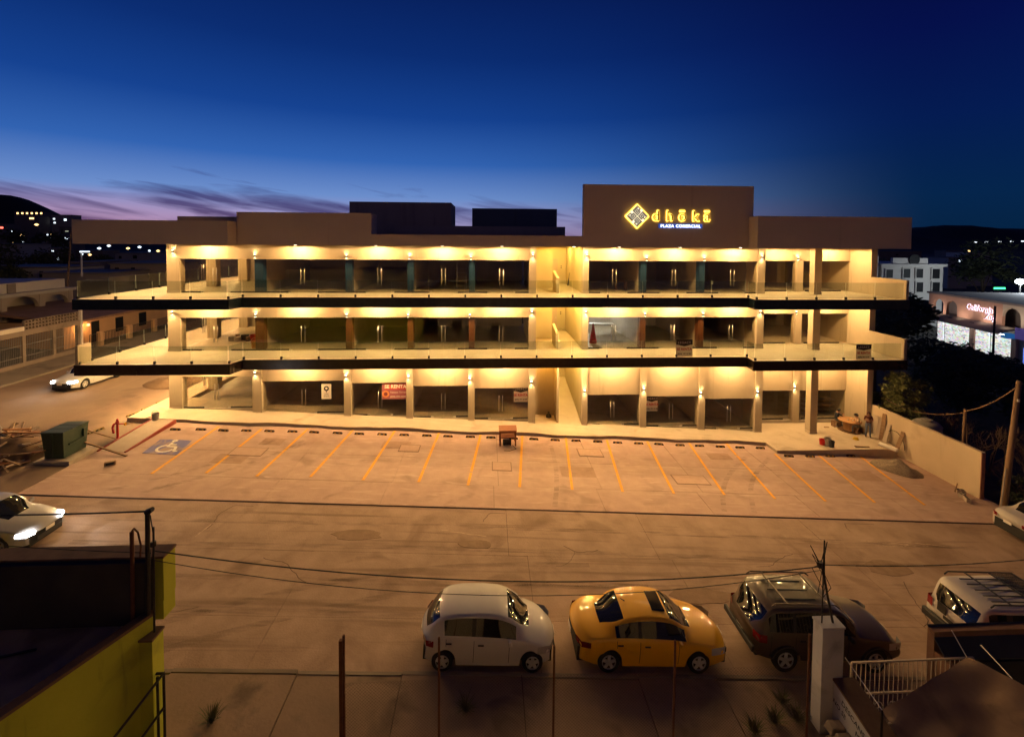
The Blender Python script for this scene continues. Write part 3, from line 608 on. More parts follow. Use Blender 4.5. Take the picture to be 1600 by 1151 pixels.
PLAST = mat('black_plastic', (.02, .02, .02), rough=.55)
HLON = emis('lit_head_lamp', (1.0, .97, .92), 45)
def car(name, label, loc, rz, L, W, H, wb, wr, top, belt, wins, ws, rw, paint, roofw=.76, taper=.16, sill=.2, xoff=0.0, bow=.22, pitch=0.0, lights=False, rimmat=RIM, spokes=5, cladding=None, tail=(.78, .17, .16), head=(.66, .15, .2), plates=True, dense=96, detail=True):
    o = thing(name, label, 'car', loc, rz); o.rotation_euler = (0, pitch, rz)
    NX = dense; ax = (-wb / 2 + xoff, wb / 2 + xoff); ra = wr + .06
    xs = [-L / 2 + L * (i / NX) for i in range(NX + 1)]
    tl = (0, .2, .4, .6, .8, 1.0); TU = [k / 16 for k in range(1, 17)]
    def station(x):
        s = 2 * x / L; u = (x + L / 2) / L; w = W / 2 * (1 - taper * abs(s) ** 4.2); zb = smooth_tab(belt, u); zt = max(smooth_tab(top, u), zb + .01)
        zs = sill + .10 * max(0, (abs(s) - .8) / .2); zl = zs
        for a in ax:
            if abs(x - a) < ra: zl = max(zl, wr + math.sqrt(ra * ra - (x - a) ** 2))
        zl = min(zl, zb - .08); h = zt - zb; c = sstep((h - .10) / .28); pts = []
        def wy(z): zn = max(0, min(1, (z - zs) / (zb - zs))); return w * (1 - .075 * (1 - zn) ** 2.2 - .035 * max(0, (zn - .72) / .28) ** 1.5)
        for q in tl: z = zl + (zb - zl) * q; pts.append((wy(z), z))
        y0 = wy(zb); rwid = W / 2 * roofw * (1 - .10 * max(0, abs(s) - .5))
        for t in TU:
            ha = (y0 * (1 - t), zb + h * (1 - (1 - t) ** 2.4))
            if t <= .5: k = t / .5; cb = (y0 + (rwid - y0) * (k ** .92), zb + (h - .055) * k)
            else: k = (t - .5) / .5; cb = (rwid * (1 - k), zt - .055 * (1 - k) ** 2.6)
            pts.append((ha[0] * (1 - c) + cb[0] * c, ha[1] * (1 - c) + cb[1] * c))
        e = max(0, (abs(s) - .45) / .55)
        return [(x - math.copysign(1, s) * bow * e * (y / (W / 2)) ** 2, y, z) for y, z in pts], h
    data = [station(x) for x in xs]; K = len(data[0][0]); bins = {'body': MB(), 'side_window': {}, 'windshield': MB(), 'rear_window': MB()}
    maps = {}
    def vid(mbk, i, j, sd):
        mbo = mbk; key = (id(mbo), i, j, sd if j < K - 1 else 1)
        if key not in maps:
            p = data[i][0][j]; mbo.v.append((p[0], p[1] * sd, p[2])); maps[key] = len(mbo.v) - 1
        return maps[key]
    for i in range(NX):
        u = (i + .5) / NX; h = min(data[i][1], data[i + 1][1])
        for j in range(K - 1):
            tmid = (j - 5 + .5) / 16 if j >= 5 else -1
            for sd in (1, -1):
                tgt = bd0 = bins['body']
                if tmid > .06 and tmid < .44 and h > .14:
                    for wi, (a, b) in enumerate(wins):
                        if a < u < b: tgt = bins['side_window'].setdefault((wi, sd), MB())
                    if tgt is bd0 and wins[0][0] < u < wins[-1][1]: tgt = bins['side_window'].setdefault(('pillar', sd, sum(u > q[0] for q in wins)), MB())
                if tmid > .53 + .03:
                    if ws[0] < u < ws[1]: tgt = bins['windshield']
                    if rw and rw[0] < u < rw[1]: tgt = bins['rear_window']
                q = [vid(tgt, i, j, sd), vid(tgt, i + 1, j, sd), vid(tgt, i + 1, j + 1, sd), vid(tgt, i, j + 1, sd)]
                tgt.f.append(tuple(q)); tgt.m.append(0)
    bd = bins['body']
    for i in (0, NX): bd.f.append(tuple([vid(bd, i, j, 1) for j in range(K)] + [vid(bd, i, j, -1) for j in reversed(range(K - 1))])); bd.m.append(0)
    body = bd.build('body', paint, o, smooth=True, world=False)
    for k in ('windshield', 'rear_window'):
        if bins[k].f: bins[k].build(k, CGLASS, o, smooth=True, world=False)
    for kk, q in bins['side_window'].items(): q.build('window_pillar' if kk[0] == 'pillar' else 'side_window', PLAST if kk[0] == 'pillar' else CGLASS, o, smooth=True, world=False)
    MB().box(-L / 2 + .12, L / 2 - .12, -(W / 2 - .27), W / 2 - .27, sill - .02, .62).build('underbody', BLACK, o, world=False)
    def side_pt(x, z, sd, out=.004):
        pts = station(x)[0]
        for p, q in zip(pts[:6], pts[1:7]):
            if p[2] <= z <= q[2] + 1e-6:
                t = (z - p[2]) / max(1e-6, q[2] - p[2]); return Vector((p[0], sd * (p[1] + (q[1] - p[1]) * t + out), z))
        return Vector((pts[5][0], sd * (pts[5][1] + out), z))
    # wheels
    for a in ax:
        for sd in (1, -1):
            yc = sd * (W / 2 - .13)
            w = MB().lathe([(wr * .62, -.09), (wr * .9, -.10), (wr * .985, -.07), (wr, 0), (wr * .985, .07), (wr * .9, .10), (wr * .62, .09)], 26, (a, yc, wr), axis='y', caps=False).build('wheel', TYRE, o, smooth=True, world=False)
            m = MB(); ys = yc + sd * .085
            m.lathe([(wr * .64, -.012), (wr * .64, .012), (wr * .57, .018), (wr * .57, -.03)], 26, (a, ys, wr), axis='y', caps=False); m.lathe([(wr * .16, -.01), (wr * .16, .02)], 10, (a, ys, wr), axis='y')
            for k in range(spokes):
                t = 2 * math.pi * k / spokes + .3; d = Vector((math.cos(t), 0, math.sin(t))); n = Vector((-d.z, 0, d.x)); c = Vector((a, ys, wr))
                for wd, r0, r1 in ((.05, .1, .62),):
                    A, C = c + d * wr * r0, c + d * wr * r1; e = Vector((0, .012, 0))
                    m.hexa([A - n * wd - e, A + n * wd - e, C + n * wd * .8 - e, C - n * wd * .8 - e, A - n * wd + e, A + n * wd + e, C + n * wd * .8 + e, C - n * wd * .8 + e])
            m.build('rim', rimmat, w, world=False)
            MB().lathe([(wr * .60, -.002), (wr * .60, .002)], 20, (a, ys - sd * .03, wr), axis='y').build('brake_disc', DARKM, w, world=False)
    if not detail: return o
    ub = lambda u: -L / 2 + u * L
    # door seams, handles, mirrors
    cuts = sorted(set([wins[0][0] + .01] + [(a[1] + b[0]) / 2 for a, b in zip(wins[:-1], wins[1:])] + [wins[-1][1] - .05]))
    for sd in (1, -1):
        m = MB()
        for cu in cuts:
            x = ub(cu); pts = []
            for k in range(8):
                zz = sill + .1 + (smooth_tab(belt, cu) - sill - .12) * k / 7; p = side_pt(x, zz, sd)
                if any(abs(x - a) < ra and zz < wr + math.sqrt(max(0, ra * ra - (x - a) ** 2)) + .01 for a in ax): continue
                pts.append(p)
            for p, q in zip(pts[:-1], pts[1:]):
                e = Vector((.007, 0, 0)); m.add([p - e, p + e, q + e, q - e], [(0, 1, 2, 3)])
        if m.f: m.build('door_seam', SEAM, o, world=False)
        for (a, b) in wins[:3]:
            cu = a + .035 if b - a > .08 else None
            if cu is None or ub(cu) < ax[0] - .1: continue
            p = side_pt(ub(cu), smooth_tab(belt, cu) - .13, sd, .012); MB().box(p.x - .085, p.x + .085, p.y - .014, p.y + .014, p.z - .018, p.z + .018).build('door_handle', PLAST, o, world=False, bevel=.006)
        cu = wins[-1][1] - .045; p = side_pt(ub(cu), smooth_tab(belt, cu) - .01, sd, .0)
        MB().hexa([(p.x - .07, p.y, p.z), (p.x + .07, p.y, p.z), (p.x + .05, p.y + sd * .2, p.z + .01), (p.x - .06, p.y + sd * .2, p.z + .01), (p.x - .07, p.y, p.z + .1), (p.x + .03, p.y, p.z + .1), (p.x + .02, p.y + sd * .19, p.z + .14), (p.x - .06, p.y + sd * .19, p.z + .14)]).build('wing_mirror', paint if cladding is None else PLAST, o, world=False, bevel=.02)
        # lamps wrap round the corners
        def lens(nm, u0, u1, z0, z1, mt, out):
            m = MB(); n = 7; rows = []
            for k in range(n + 1):
                x = ub(u0 + (u1 - u0) * k / n)
                rows.append([side_pt(x, z0 + (z1 - z0) * q, sd, out) for q in (0, .33, .66, 1)])
            # carry the lens across the end face
            xe = rows[-1][0].x if u1 > .5 else rows[0][0].x
            for k in range(n):
                for q in range(3): m.add([rows[k][q], rows[k + 1][q], rows[k + 1][q + 1], rows[k][q + 1]], [(0, 1, 2, 3)])
            er = rows[-1] if u1 > .5 else rows[0]; dx = .006 if u1 > .5 else -.006
            inn = [Vector((p.x + dx + (1 if u1 > .5 else -1) * bow * ((p.y / (W / 2)) ** 2 - ((abs(p.y) - .24) / (W / 2)) ** 2), p.y - sd * .24, p.z)) for p in er]
            for q in range(3): m.add([er[q], inn[q], inn[q + 1], er[q + 1]], [(0, 1, 2, 3)])
            m.build(nm, mt, o, smooth=True, world=False)
        lens('tail_lamp', .0, tail[1] * .35, tail[0] - tail[2] / 2, tail[0] + tail[2] / 2, TAIL, .008)
        lens('head_lamp', 1 - head[1] * .7, 1.0, head[0] - head[2] / 2, head[0] + head[2] / 2, HLON if lights else HEADL, .008)
    # bumper intake, plates
    MB().box(L / 2 - .02, L / 2 + .012, -W * .26, W * .26, sill + .14, sill + .28).build('grille', PLAST, o, world=False, bevel=.01)
    if plates:
        MB().box(L / 2 + .005, L / 2 + .02, -.17, .17, sill + .32, sill + .44).build('number_plate', WHT, o, world=False); MB().box(-L / 2 - .02, -L / 2 - .004, -.17, .17, .62, .74).build('number_plate', WHT, o, world=False)
    if cladding:
        for sd in (1, -1):
            for a in ax:
                m = MB()
                P = [(a + (ra + .035) * math.cos(t), wr + (ra + .035) * math.sin(t)) for t in [math.pi * k / 14 for k in range(1, 14)]]; Q = [(a + (ra - .012) * math.cos(t), wr + (ra - .012) * math.sin(t)) for t in [math.pi * k / 14 for k in range(1, 14)]]
                for (p0, q0, p1, q1) in zip(P[:-1], Q[:-1], P[1:], Q[1:]):
                    y = sd * (W / 2 + .03); m.add([(p0[0], y, p0[1]), (q0[0], y, q0[1]), (q1[0], y, q1[1]), (p1[0], y, p1[1])], [(0, 1, 2, 3)]); m.add([(p0[0], y, p0[1]), (p1[0], y, p1[1]), (p1[0], sd * (W / 2 - .1), p1[1]), (p0[0], sd * (W / 2 - .1), p0[1])], [(0, 1, 2, 3)])
                m.build('wheel_arch_trim', cladding, o, world=False)
    if lights:
        for sd in (1, -1): spot(o, (L / 2 + .12, sd * W * .36, head[0]), (1, 0, -.12), 60, 70, .6, .06, (1, .96, .9), local=True)
    return o
def paintm(name, c, rough=.45, coat=1.0): return mat(name, c, (c[0] * .93, c[1] * .93, c[2] * .93), scale=1.2, rough=rough, coat=coat, spec=.25, stain=((c[0] * .8, c[1] * .78, c[2] * .75), 2.5, .66))
PSL = math.atan(-GB)
HB_TOP = [(0, .78), (.015, .92), (.05, 1.16), (.10, 1.36), (.16, 1.50), (.28, 1.575), (.45, 1.60), (.58, 1.56), (.66, 1.44), (.80, 1.06), (.86, .99), (.95, .86), (.985, .72), (1, .60)]
HB_BELT = [(0, .70), (.04, .86), (.15, 1.0), (.4, .98), (.7, .93), (.8, .92), (.93, .78), (1, .56)]
white_hatch = car('parked_car', 'small rounded white hatchback parked behind the chain-link fence', (.0, 13.78, g(0)), 0, 4.02, 1.78, 1.6, 2.62, .31, HB_TOP, HB_BELT, [(.16, .38), (.41, .70)], (.64, .805), (.03, .12), paintm('white_car_paint', (.60, .58, .56)), roofw=.72, taper=.14, pitch=PSL, bow=.28)
SD_TOP = [(0, .80), (.01, .98), (.03, 1.06), (.13, 1.09), (.17, 1.12), (.26, 1.34), (.33, 1.47), (.42, 1.535), (.52, 1.54), (.60, 1.49), (.66, 1.37), (.75, 1.05), (.80, 1.0), (.93, .88), (.975, .78), (1, .60)]
SD_BELT = [(0, .74), (.03, .92), (.12, 1.0), (.3, 1.0), (.6, .95), (.75, .92), (.93, .78), (1, .56)]
yel = car('parked_car', 'glossy yellow sedan with sunroof parked between the white hatchback and the dark SUV', (4.93, 13.85, g(4.93)), 0, 4.78, 1.86, 1.54, 2.72, .335, SD_TOP, SD_BELT, [(.245, .395), (.415, .70)], (.60, .76), (.165, .315), paintm('yellow_car_paint', (.82, .42, .006)), roofw=.70, taper=.15, pitch=PSL, bow=.30)
MB().hexa([(.02, -.40, 1.50), (.44, -.40, 1.49), (.44, .40, 1.49), (.02, .40, 1.50), (.02, -.38, 1.549), (.42, -.38, 1.532), (.42, .38, 1.532), (.02, .38, 1.549)]).build('sunroof', CGLASS, yel, world=False, bevel=.02)
MB().tube((-.72, 0, 1.50), (-.86, 0, 1.58), .02, .008).build('antenna', PLAST, yel, world=False)
SUV_TOP = [(0, 1.0), (.008, 1.15), (.05, 1.50), (.09, 1.80), (.12, 1.86), (.35, 1.90), (.50, 1.88), (.58, 1.80), (.70, 1.28), (.76, 1.22), (.93, 1.10), (.975, .95), (1, .7)]
SUV_BELT = [(0, .92), (.03, 1.14), (.3, 1.14), (.6, 1.10), (.7, 1.09), (.93, .98), (1, .66)]
dsuv = car('parked_car', 'dark grey SUV with roof rails parked behind the white gate post', (10.42, 13.95, g(10.42)), 0, 4.75, 1.90, 1.9, 2.85, .39, SUV_TOP, SUV_BELT, [(.07, .24), (.265, .40), (.42, .655)], (.585, .715), (.012, .085), paintm('dark_grey_car_paint', (.085, .062, .045), .35, .45), roofw=.80, taper=.10, sill=.36, pitch=PSL, cladding=paintm('dark_grey_trim', (.06, .052, .045), .5, .2), tail=(1.0, .14, .22), head=(.84, .14, .2), bow=.16)
def roof_rack(c, xs, y, z, m, slats, crossx):
    for sd in (1, -1):
        MB().path([(xs[0], sd * y, z - .09), (xs[0] + .12, sd * y, z), (xs[1] - .15, sd * y, z), (xs[1], sd * y, z - .1)], .022, 8).build('roof_rail', m, c, smooth=True, world=False)
    for x in crossx: MB().box(x - .03, x + .03, -y, y, z - .012, z + .012).build('cross_bar', m, c, world=False)
    for k in slats: MB().box(xs[0] + .3, xs[1] - .55, k - .018, k + .018, z - .085, z - .062).build('roof_strip', PLAST, c, world=False)
roof_rack(dsuv, (-1.85, .3), .70, 1.97, mat('worn_rail', (.16, .13, .10), rough=.4, metal=.6), (-.38, 0, .38), (-1.35, -.05))
MB().box(-2.46, -2.36, -.84, .84, .56, .74).build('rear_bumper', PLAST, dsuv, world=False, bevel=.03)
WS_TOP = [(0, .95), (.006, 1.15), (.03, 1.56), (.055, 1.86), (.09, 1.93), (.35, 1.95), (.40, 1.98), (.55, 1.97), (.62, 1.84), (.72, 1.30), (.78, 1.24), (.93, 1.14), (.975, .98), (1, .7)]
wsuv = car('parked_car', 'white boxy SUV with black roof rack parked at the far right', (17.55, 14.0, g(17.55)), 0, 4.8, 1.92, 1.95, 2.8, .39, WS_TOP, SUV_BELT, [(.075, .20), (.235, .385), (.42, .66)], (.62, .735), (.008, .052), paintm('cream_white_car_paint', (.56, .52, .47), .35), roofw=.82, taper=.07, sill=.36, pitch=PSL, cladding=PLAST, tail=(1.05, .12, .3), head=(.84, .14, .2), bow=.14)
roof_rack(wsuv, (-1.9, .7), .74, 2.06, PLAST, (-.5, -.25, 0, .25, .5), (-1.2, -.3, .55))
MB().box(-2.5, -2.36, -.86, .86, .52, .78).build('rear_bumper', PLAST, wsuv, world=False, bevel=.04)
bm = MB()
for k in range(14): bm.box(-.25 + k * .065, -.22 + k * .065, -.72, .72, 2.0, 2.012)
for k in range(12): bm.box(-.27, .66, -.72 + k * .131, -.705 + k * .131, 2.013, 2.024)
tag(bm.build('rack_basket', PLAST, wsuv, world=False), kind='stuff')
MB().box(-2.425, -2.412, .1, .4, 1.0, 1.3).build('door_decal', DARKM, wsuv, world=False); MB().box(-2.43, -2.412, -.18, .18, .86, .97).build('licence_recess', PLAST, wsuv, world=False)
lc = car('parked_car', 'pale sedan cut by the right edge beside the utility pole', (26.9, 20.15, g(26.9)), 0, 4.7, 1.84, 1.5, 2.7, .33, SD_TOP, SD_BELT, [(.245, .395), (.415, .70)], (.60, .76), (.165, .315), paintm('pale_beige_car_paint', (.50, .45, .40)), roofw=.70, pitch=PSL)
ls = car('moving_car', 'white sedan with lit headlamps on the side street left of the plaza', (-30.1, 36.1, g(-30.1)), math.radians(-93), 4.8, 1.86, 1.5, 2.8, .34, SD_TOP, SD_BELT, [(.245, .395), (.415, .70)], (.60, .76), (.165, .315), paintm('white_sedan_paint', (.56, .54, .52)), roofw=.70, lights=True, head=(.68, .10, .13))
bl = car('moving_car', 'silver car with glaring headlamps on the road behind the green house', (-19.15, 18.15, g(-19.15)), 0, 4.7, 1.84, 1.5, 2.7, .33, SD_TOP, SD_BELT, [(.245, .395), (.415, .70)], (.60, .76), (.165, .315), paintm('silver_car_paint', (.34, .33, .33)), roofw=.70, lights=True, pitch=PSL, head=(.68, .10, .13))
# ================================================================== THINGS IN THE LOT
WOOD = mat('weathered_timber', (.22, .13, .07), (.33, .21, .12), scale=3, rough=.85, stretch=(.6, .6, 4)); WOOD2 = mat('orange_timber', (.38, .17, .06), (.46, .22, .09), scale=3, rough=.7)
GREEN = mat('green_dumpster_paint', (.022, .045, .030), (.035, .06, .04), scale=3, rough=.55, stain=((.09, .055, .03), 3, .62)); CONC = mat('bare_concrete', (.42, .34, .26), (.50, .41, .32), scale=1.5, rough=.9, bump=.4, bscale=20)
def plank(name, A, C, w, t, m, parent=None):
    A, C = Vector(A), Vector(C); d = (C - A).normalized(); s = d.cross(Vector((0, 0, 1)))
    s = Vector((1, 0, 0)) if s.length < .01 else s.normalized(); u = s.cross(d); P = []
    for e in (-1, 1):
        P += [A + s * w * -1 + u * t * e, A + s * w + u * t * e, C + s * w + u * t * e, C + s * w * -1 + u * t * e]
    return MB().hexa(P).build(name, m, parent)
bw = MB(); ytop = .70
bw = thing('boundary_wall', 'tall cream boundary wall closing the right side of the parking lot', 'wall', (27.0, 27, g(27)))
WALLM = mat('boundary_wall_plaster', (.58, .46, .31), (.64, .51, .35), scale=.6, rough=.9, bump=.2, bscale=20, stain=((.46, .35, .23), .6, .62), streak=((.50, .39, .27), 1.0, .6, (2, 2, .2)))
MB().hexa([(26.85, 23.4, -2.3), (27.08, 23.4, -2.3), (27.16, 30.69, -2.3), (26.95, 30.69, -2.3), (26.85, 23.4, .68), (27.08, 23.4, .68), (27.16, 30.69, .72), (26.95, 30.69, .72)]).build('wall_body', WALLM, bw)
bx('exposed_end', mat('reddish_block_end', (.30, .13, .08), (.36, .17, .11), scale=5, rough=.9), bw, 26.86, 27.07, 23.36, 23.398, -2.2, .66)
bx('bare_patch', CONC, bw, 26.915, 26.945, 29.4, 30.6, -1.6, .1)
p = gpx(68, 722)
dm = thing('dumpster', 'dark green steel dumpster beside the lumber heap left of the lot', 'dumpster', (-21.95, 24.75, g(-21.95)))
zb = g(-21.95)
bx('concrete_pad', CONC, dm, -22.7, -20.95, 23.75, 25.6, zb - .05, zb + .16)
MB().hexa([(-22.42, 24.1, zb + .17), (-21.5, 24.1, zb + .17), (-21.5, 25.4, zb + .17), (-22.42, 25.4, zb + .17), (-22.5, 24.0, zb + 1.5), (-21.42, 24.0, zb + 1.5), (-21.42, 25.5, zb + 1.5), (-22.5, 25.5, zb + 1.5)]).build('bin', GREEN, dm, bevel=.02)
for k, (y0, y1) in enumerate(((23.98, 24.48), (24.5, 25.0), (25.02, 25.52))): bx('lid', GREEN, dm, -22.52, -21.4, y0, y1, zb + 1.503, zb + 1.54)
bx('front_rib', GREEN, dm, -22.0, -21.9, 23.93, 24.04, zb + .3, zb + 1.45); bx('side_pocket', GREEN, dm, -21.45, -21.36, 24.3, 25.2, zb + .78, zb + .84); bx('lift_bracket', GREEN, dm, -21.44, -21.34, 25.1, 25.3, zb + .9, zb + 1.3)
WOODL = mat('pale_timber', (.42, .28, .17), (.52, .36, .23), scale=3, rough=.85)
hp = thing('lumber_heap', 'heap of broken formwork planks and sticks left of the dumpster', 'lumber heap', (-24.6, 24.6, g(-24.6)))
mm = MB(); R_ = random.Random(5); n = 16
vs = [(-24.7, 24.7, g(-24.7) + .75)]
for r in (.35, .7, 1.0):
    for i in range(n):
        t = 2 * math.pi * i / n; x, y = -24.7 + 2.1 * r * math.cos(t), 24.8 + 1.7 * r * math.sin(t); vs.append((x, y, g(x) + (.75 * (1 - r ** 1.6) + .12 * R_.random()) * (r < .99) - .02))
fs = [(0, 1 + i, 1 + (i + 1) % n) for i in range(n)] + [(1 + k * n + i, 1 + (k + 1) * n + i, 1 + (k + 1) * n + (i + 1) % n, 1 + k * n + (i + 1) % n) for k in range(2) for i in range(n)]
mm.add(vs, fs).build('soil_mound', DIRT, hp, smooth=True)
for k in range(64):
    x, y = R_.uniform(-26.6, -22.85), R_.uniform(23.0, 26.0); r = math.hypot((x + 24.7) / 2.1, (y - 24.8) / 1.7); z = g(x) + max(.03, .95 * (1 - min(1, r) ** 1.6)) + R_.uniform(0, .2)
    a = R_.uniform(0, math.pi); l = R_.uniform(.6, 1.7); dz = R_.uniform(-.22, .22) * l; d = Vector((math.cos(a) * l / 2, math.sin(a) * l / 2, dz))
    c = Vector((x, y, z + abs(dz))); plank('plank', c - d, c + d, R_.uniform(.04, .09), R_.uniform(.015, .035), [WOODL, WOOD, WOOD2, CONC][k % 4], hp)
tag(plank('leaning_plank', onY(105, 662, 25.2), gpx(186, 687, .06), .05, .025, WOOD), 'long plank resting on the dumpster top and the ramp edge', 'plank')
tag(plank('leaning_plank', onY(131, 690, 25.3), gpx(198, 712, .06), .05, .025, WOOD), 'long plank slanting from the dumpster side to the lot surface', 'plank')
REDS = mat('faded_red_paint', (.34, .06, .035), (.28, .05, .03), scale=4, rough=.7); CRED = mat('bright_red_paint', (.50, .015, .015), rough=.45)
rp = thing('access_ramp', 'sloping concrete ramp with red edges from the lot to the pavement', 'ramp', (-20.2, 27.4, g(-20.2)))
def rz(x, y): return g(x) + .05 + .2 * max(0, min(1, (y - 25.3) / 3.9))
MB().prism([(-20.75, 25.3), (-19.45, 25.3), (-19.45, 29.25), (-20.75, 29.25)], lambda x, y: g(x) - .1, rz).build('ramp_surface', CONC, rp)
for x in (-20.85, -19.445): MB().prism([(x, 25.25), (x + .09, 25.25), (x + .09, 29.24), (x, 29.24)], lambda a, y: g(a) - .08, lambda a, y: rz(a, y) + .035).build('red_edge', REDS, rp)
p = gpx(184, 684); zz = g(p.x)
sp = thing('red_standpipe', 'bright red standpipe with a hanging red hose beside the ramp', 'standpipe', (p.x, p.y, zz))
MB().lathe([(.09, 0), (.09, .05), (.06, .06), (.06, .85), (.085, .87), (.085, .95), (.05, 1.0), (.05, 1.1), (.01, 1.12)], 12, p).build('pipe', CRED, sp, smooth=False)
MB().tube((p.x - .2, p.y, zz + .82), (p.x + .42, p.y - .02, zz + .82), .035).build('outlet', CRED, sp); MB().lathe([(.075, 0), (.075, .06)], 10, (p.x + .42, p.y - .02, zz + .82), axis='x').build('brass_cap', YELLOW, sp)
MB().path([(p.x - .2, p.y, zz + .8), (p.x - .27, p.y, zz + .6), (p.x - .24, p.y, zz + .4), (p.x - .2, p.y, zz + .28)], .06, 7).build('hose', CRED, sp, smooth=True)
def pail(name, label, P, r, h, m, rim=None):
    o = thing(name, label, 'bucket', P); P = Vector(P)
    MB().lathe([(r * .8, 0), (r, h), (r * 1.06, h), (r * 1.06, h - .03), (r * .9, h - .03), (r * .7, .03)], 14, P).build('body', m, o)
    MB().path([P + Vector((r * 1.03 * math.cos(t), -.02, h + r * .9 * math.sin(t))) for t in [math.pi * k / 8 for k in range(9)]], .008, 5).build('handle', rim or STEEL, o); return o
GREYP = mat('grey_plastic', (.22, .20, .18), (.3, .27, .24), scale=6, rough=.7)
p = gpx(243, 656, .235); pail('bucket', 'grey bucket with red rag on the pavement corner at the left', (p.x, p.y, p.z), .2, .42, GREYP, CRED)
tag(MB().tube(gpx(195, 664, .5), gpx(238, 650, .6), .02, n=6).build('broom_pole', WOOD), 'thin pole leaning from the standpipe to the bucket', 'pole')
p = gpx(172, 728); blk = thing('concrete_block', 'small hollow concrete block lying on the lot near the dumpster', 'block', (p.x, p.y, g(p.x) + .04), math.radians(30))
MB().box(-.22, .22, -.08, .08, .005, .2).build('body', WOOD, blk, world=False); MB().box(-.16, .16, -.084, -.079, .05, .16).build('hollow', BLACK, blk, world=False)
# work table with generator
zz = g(1.2) + .05
tb = thing('work_table', 'brown wooden work table standing on the parking lot near the kerb', 'table', (1.2, 28.1, zz))
RW = mat('red_brown_timber', (.26, .09, .035), (.34, .13, .05), scale=3, rough=.7, stretch=(1, 6, 1))
for k in range(4): bx('top_board', RW, tb, .66, 1.76, 27.65 + k * .215, 27.86 + k * .215, zz + .94, zz + .98)
for x in (.70, 1.64):
    for y in (27.7, 28.42): bx('leg', RW, tb, x, x + .08, y, y + .08, zz, zz + .94)
bx('apron', RW, tb, .78, 1.64, 27.72, 27.75, zz + .80, zz + .935); bx('shelf', RW, tb, .78, 1.64, 27.8, 28.4, zz + .45, zz + .49)
gn = thing('compressor', 'black boxed compressor standing under the brown work table', 'machine', (1.2, 27.95, zz))
bx('case', BLACK, gn, .92, 1.42, 27.75, 28.2, zz + .06, zz + .40, bevel=.02); bx('top_panel', WHT, gn, .90, 1.30, 27.78, 28.1, zz + .402, zz + .43)
for k in range(4): bx('fin', DARKM, gn, .97 + k * .11, 1.03 + k * .11, 27.735, 27.749, zz + .12, zz + .34)
for x in (.95, 1.35): bx('foot', PLAST, gn, x, x + .06, 27.8, 28.15, zz, zz + .06)
tag(MB().path([Vector((1.5, 27.8, zz + .02)), Vector((1.7, 27.3, zz + .02)), Vector((1.3, 27.05, zz + .02)), Vector((.95, 27.1, zz + .02))], .015, 6).build('power_cable', BLACK), 'black cable curling on the lot in front of the work table', 'cable')
# gravel heap
def heap(name, label, cx, cy, rx, ry, h, m, ang=0, seed=1, base=.05):
    mbh = MB(); nr, na = 14, 40; vs = [(cx, cy, g(cx) + h + base)]; ca, sa = math.cos(ang), math.sin(ang)
    for k in range(1, nr + 1):
        r = k / nr
        for i in range(na):
            t = 2 * math.pi * i / na; rr = r * (1 + .16 * mnoise.noise(Vector((math.cos(t) * 1.6, math.sin(t) * 1.6, seed)))); lx, ly = rx * rr * math.cos(t), ry * rr * math.sin(t); x, y = cx + lx * ca - ly * sa, cy + lx * sa + ly * ca
            z = g(x) + base + h * max(0, 1 - r) ** .85 * (1 + .4 * mnoise.noise(Vector((x * 2.2, y * 2.2, seed)))) + (.06 * mnoise.noise(Vector((x * 7, y * 7, seed))) if k < nr else -.06); vs.append((x, y, z))
    fs = [(0, 1 + i, 1 + (i + 1) % na) for i in range(na)] + [(1 + k * na + i, 1 + (k + 1) * na + i, 1 + (k + 1) * na + (i + 1) % na, 1 + k * na + (i + 1) % na) for k in range(nr - 1) for i in range(na)]
    return tag(mbh.add(vs, fs).build(name, m, smooth=True), label, 'heap', kind=None)
GRAV = mat('grey_gravel', (.20, .155, .11), (.36, .28, .20), scale=16, rough=.95, bump=1.0, bscale=26)
heap('gravel_heap', 'low heap of dark gravel spread beside the boundary wall', 24.95, 26.5, 1.35, .85, .62, GRAV, math.radians(-42), 3)
heap('soil_heap', 'low heap of soil on the side street left of the plaza', -24.3, 36.6, 2.3, 1.4, .6, DIRT, .2, 8, .0)
for i, (u, v, rzz) in enumerate(((1503, 777, .4), (1511, 784, 1.1), (1500, 771, -.3))):
    p = gpx(u, v); o = thing('concrete_block', ['grey block against the boundary wall end, middle of three', 'grey block against the boundary wall end, nearest of three', 'grey block against the boundary wall end, farthest of three'][i], 'block', (p.x, p.y, g(p.x) + .04), rzz)
    MB().box(-.2, .2, -.1, .1, .005, .2).build('body', CONC, o, world=False); [MB().box(k - .07, k + .07, -.06, .06, .2005, .203).build('hollow', BLACK, o, world=False) for k in (-.1, .1)]
tag(plank('leaning_stick', gpx(1492, 768, .06), onY(1496, 755, 23.9), .02, .02, WOOD), 'short stick leaning on the boundary wall near its end', 'stick')
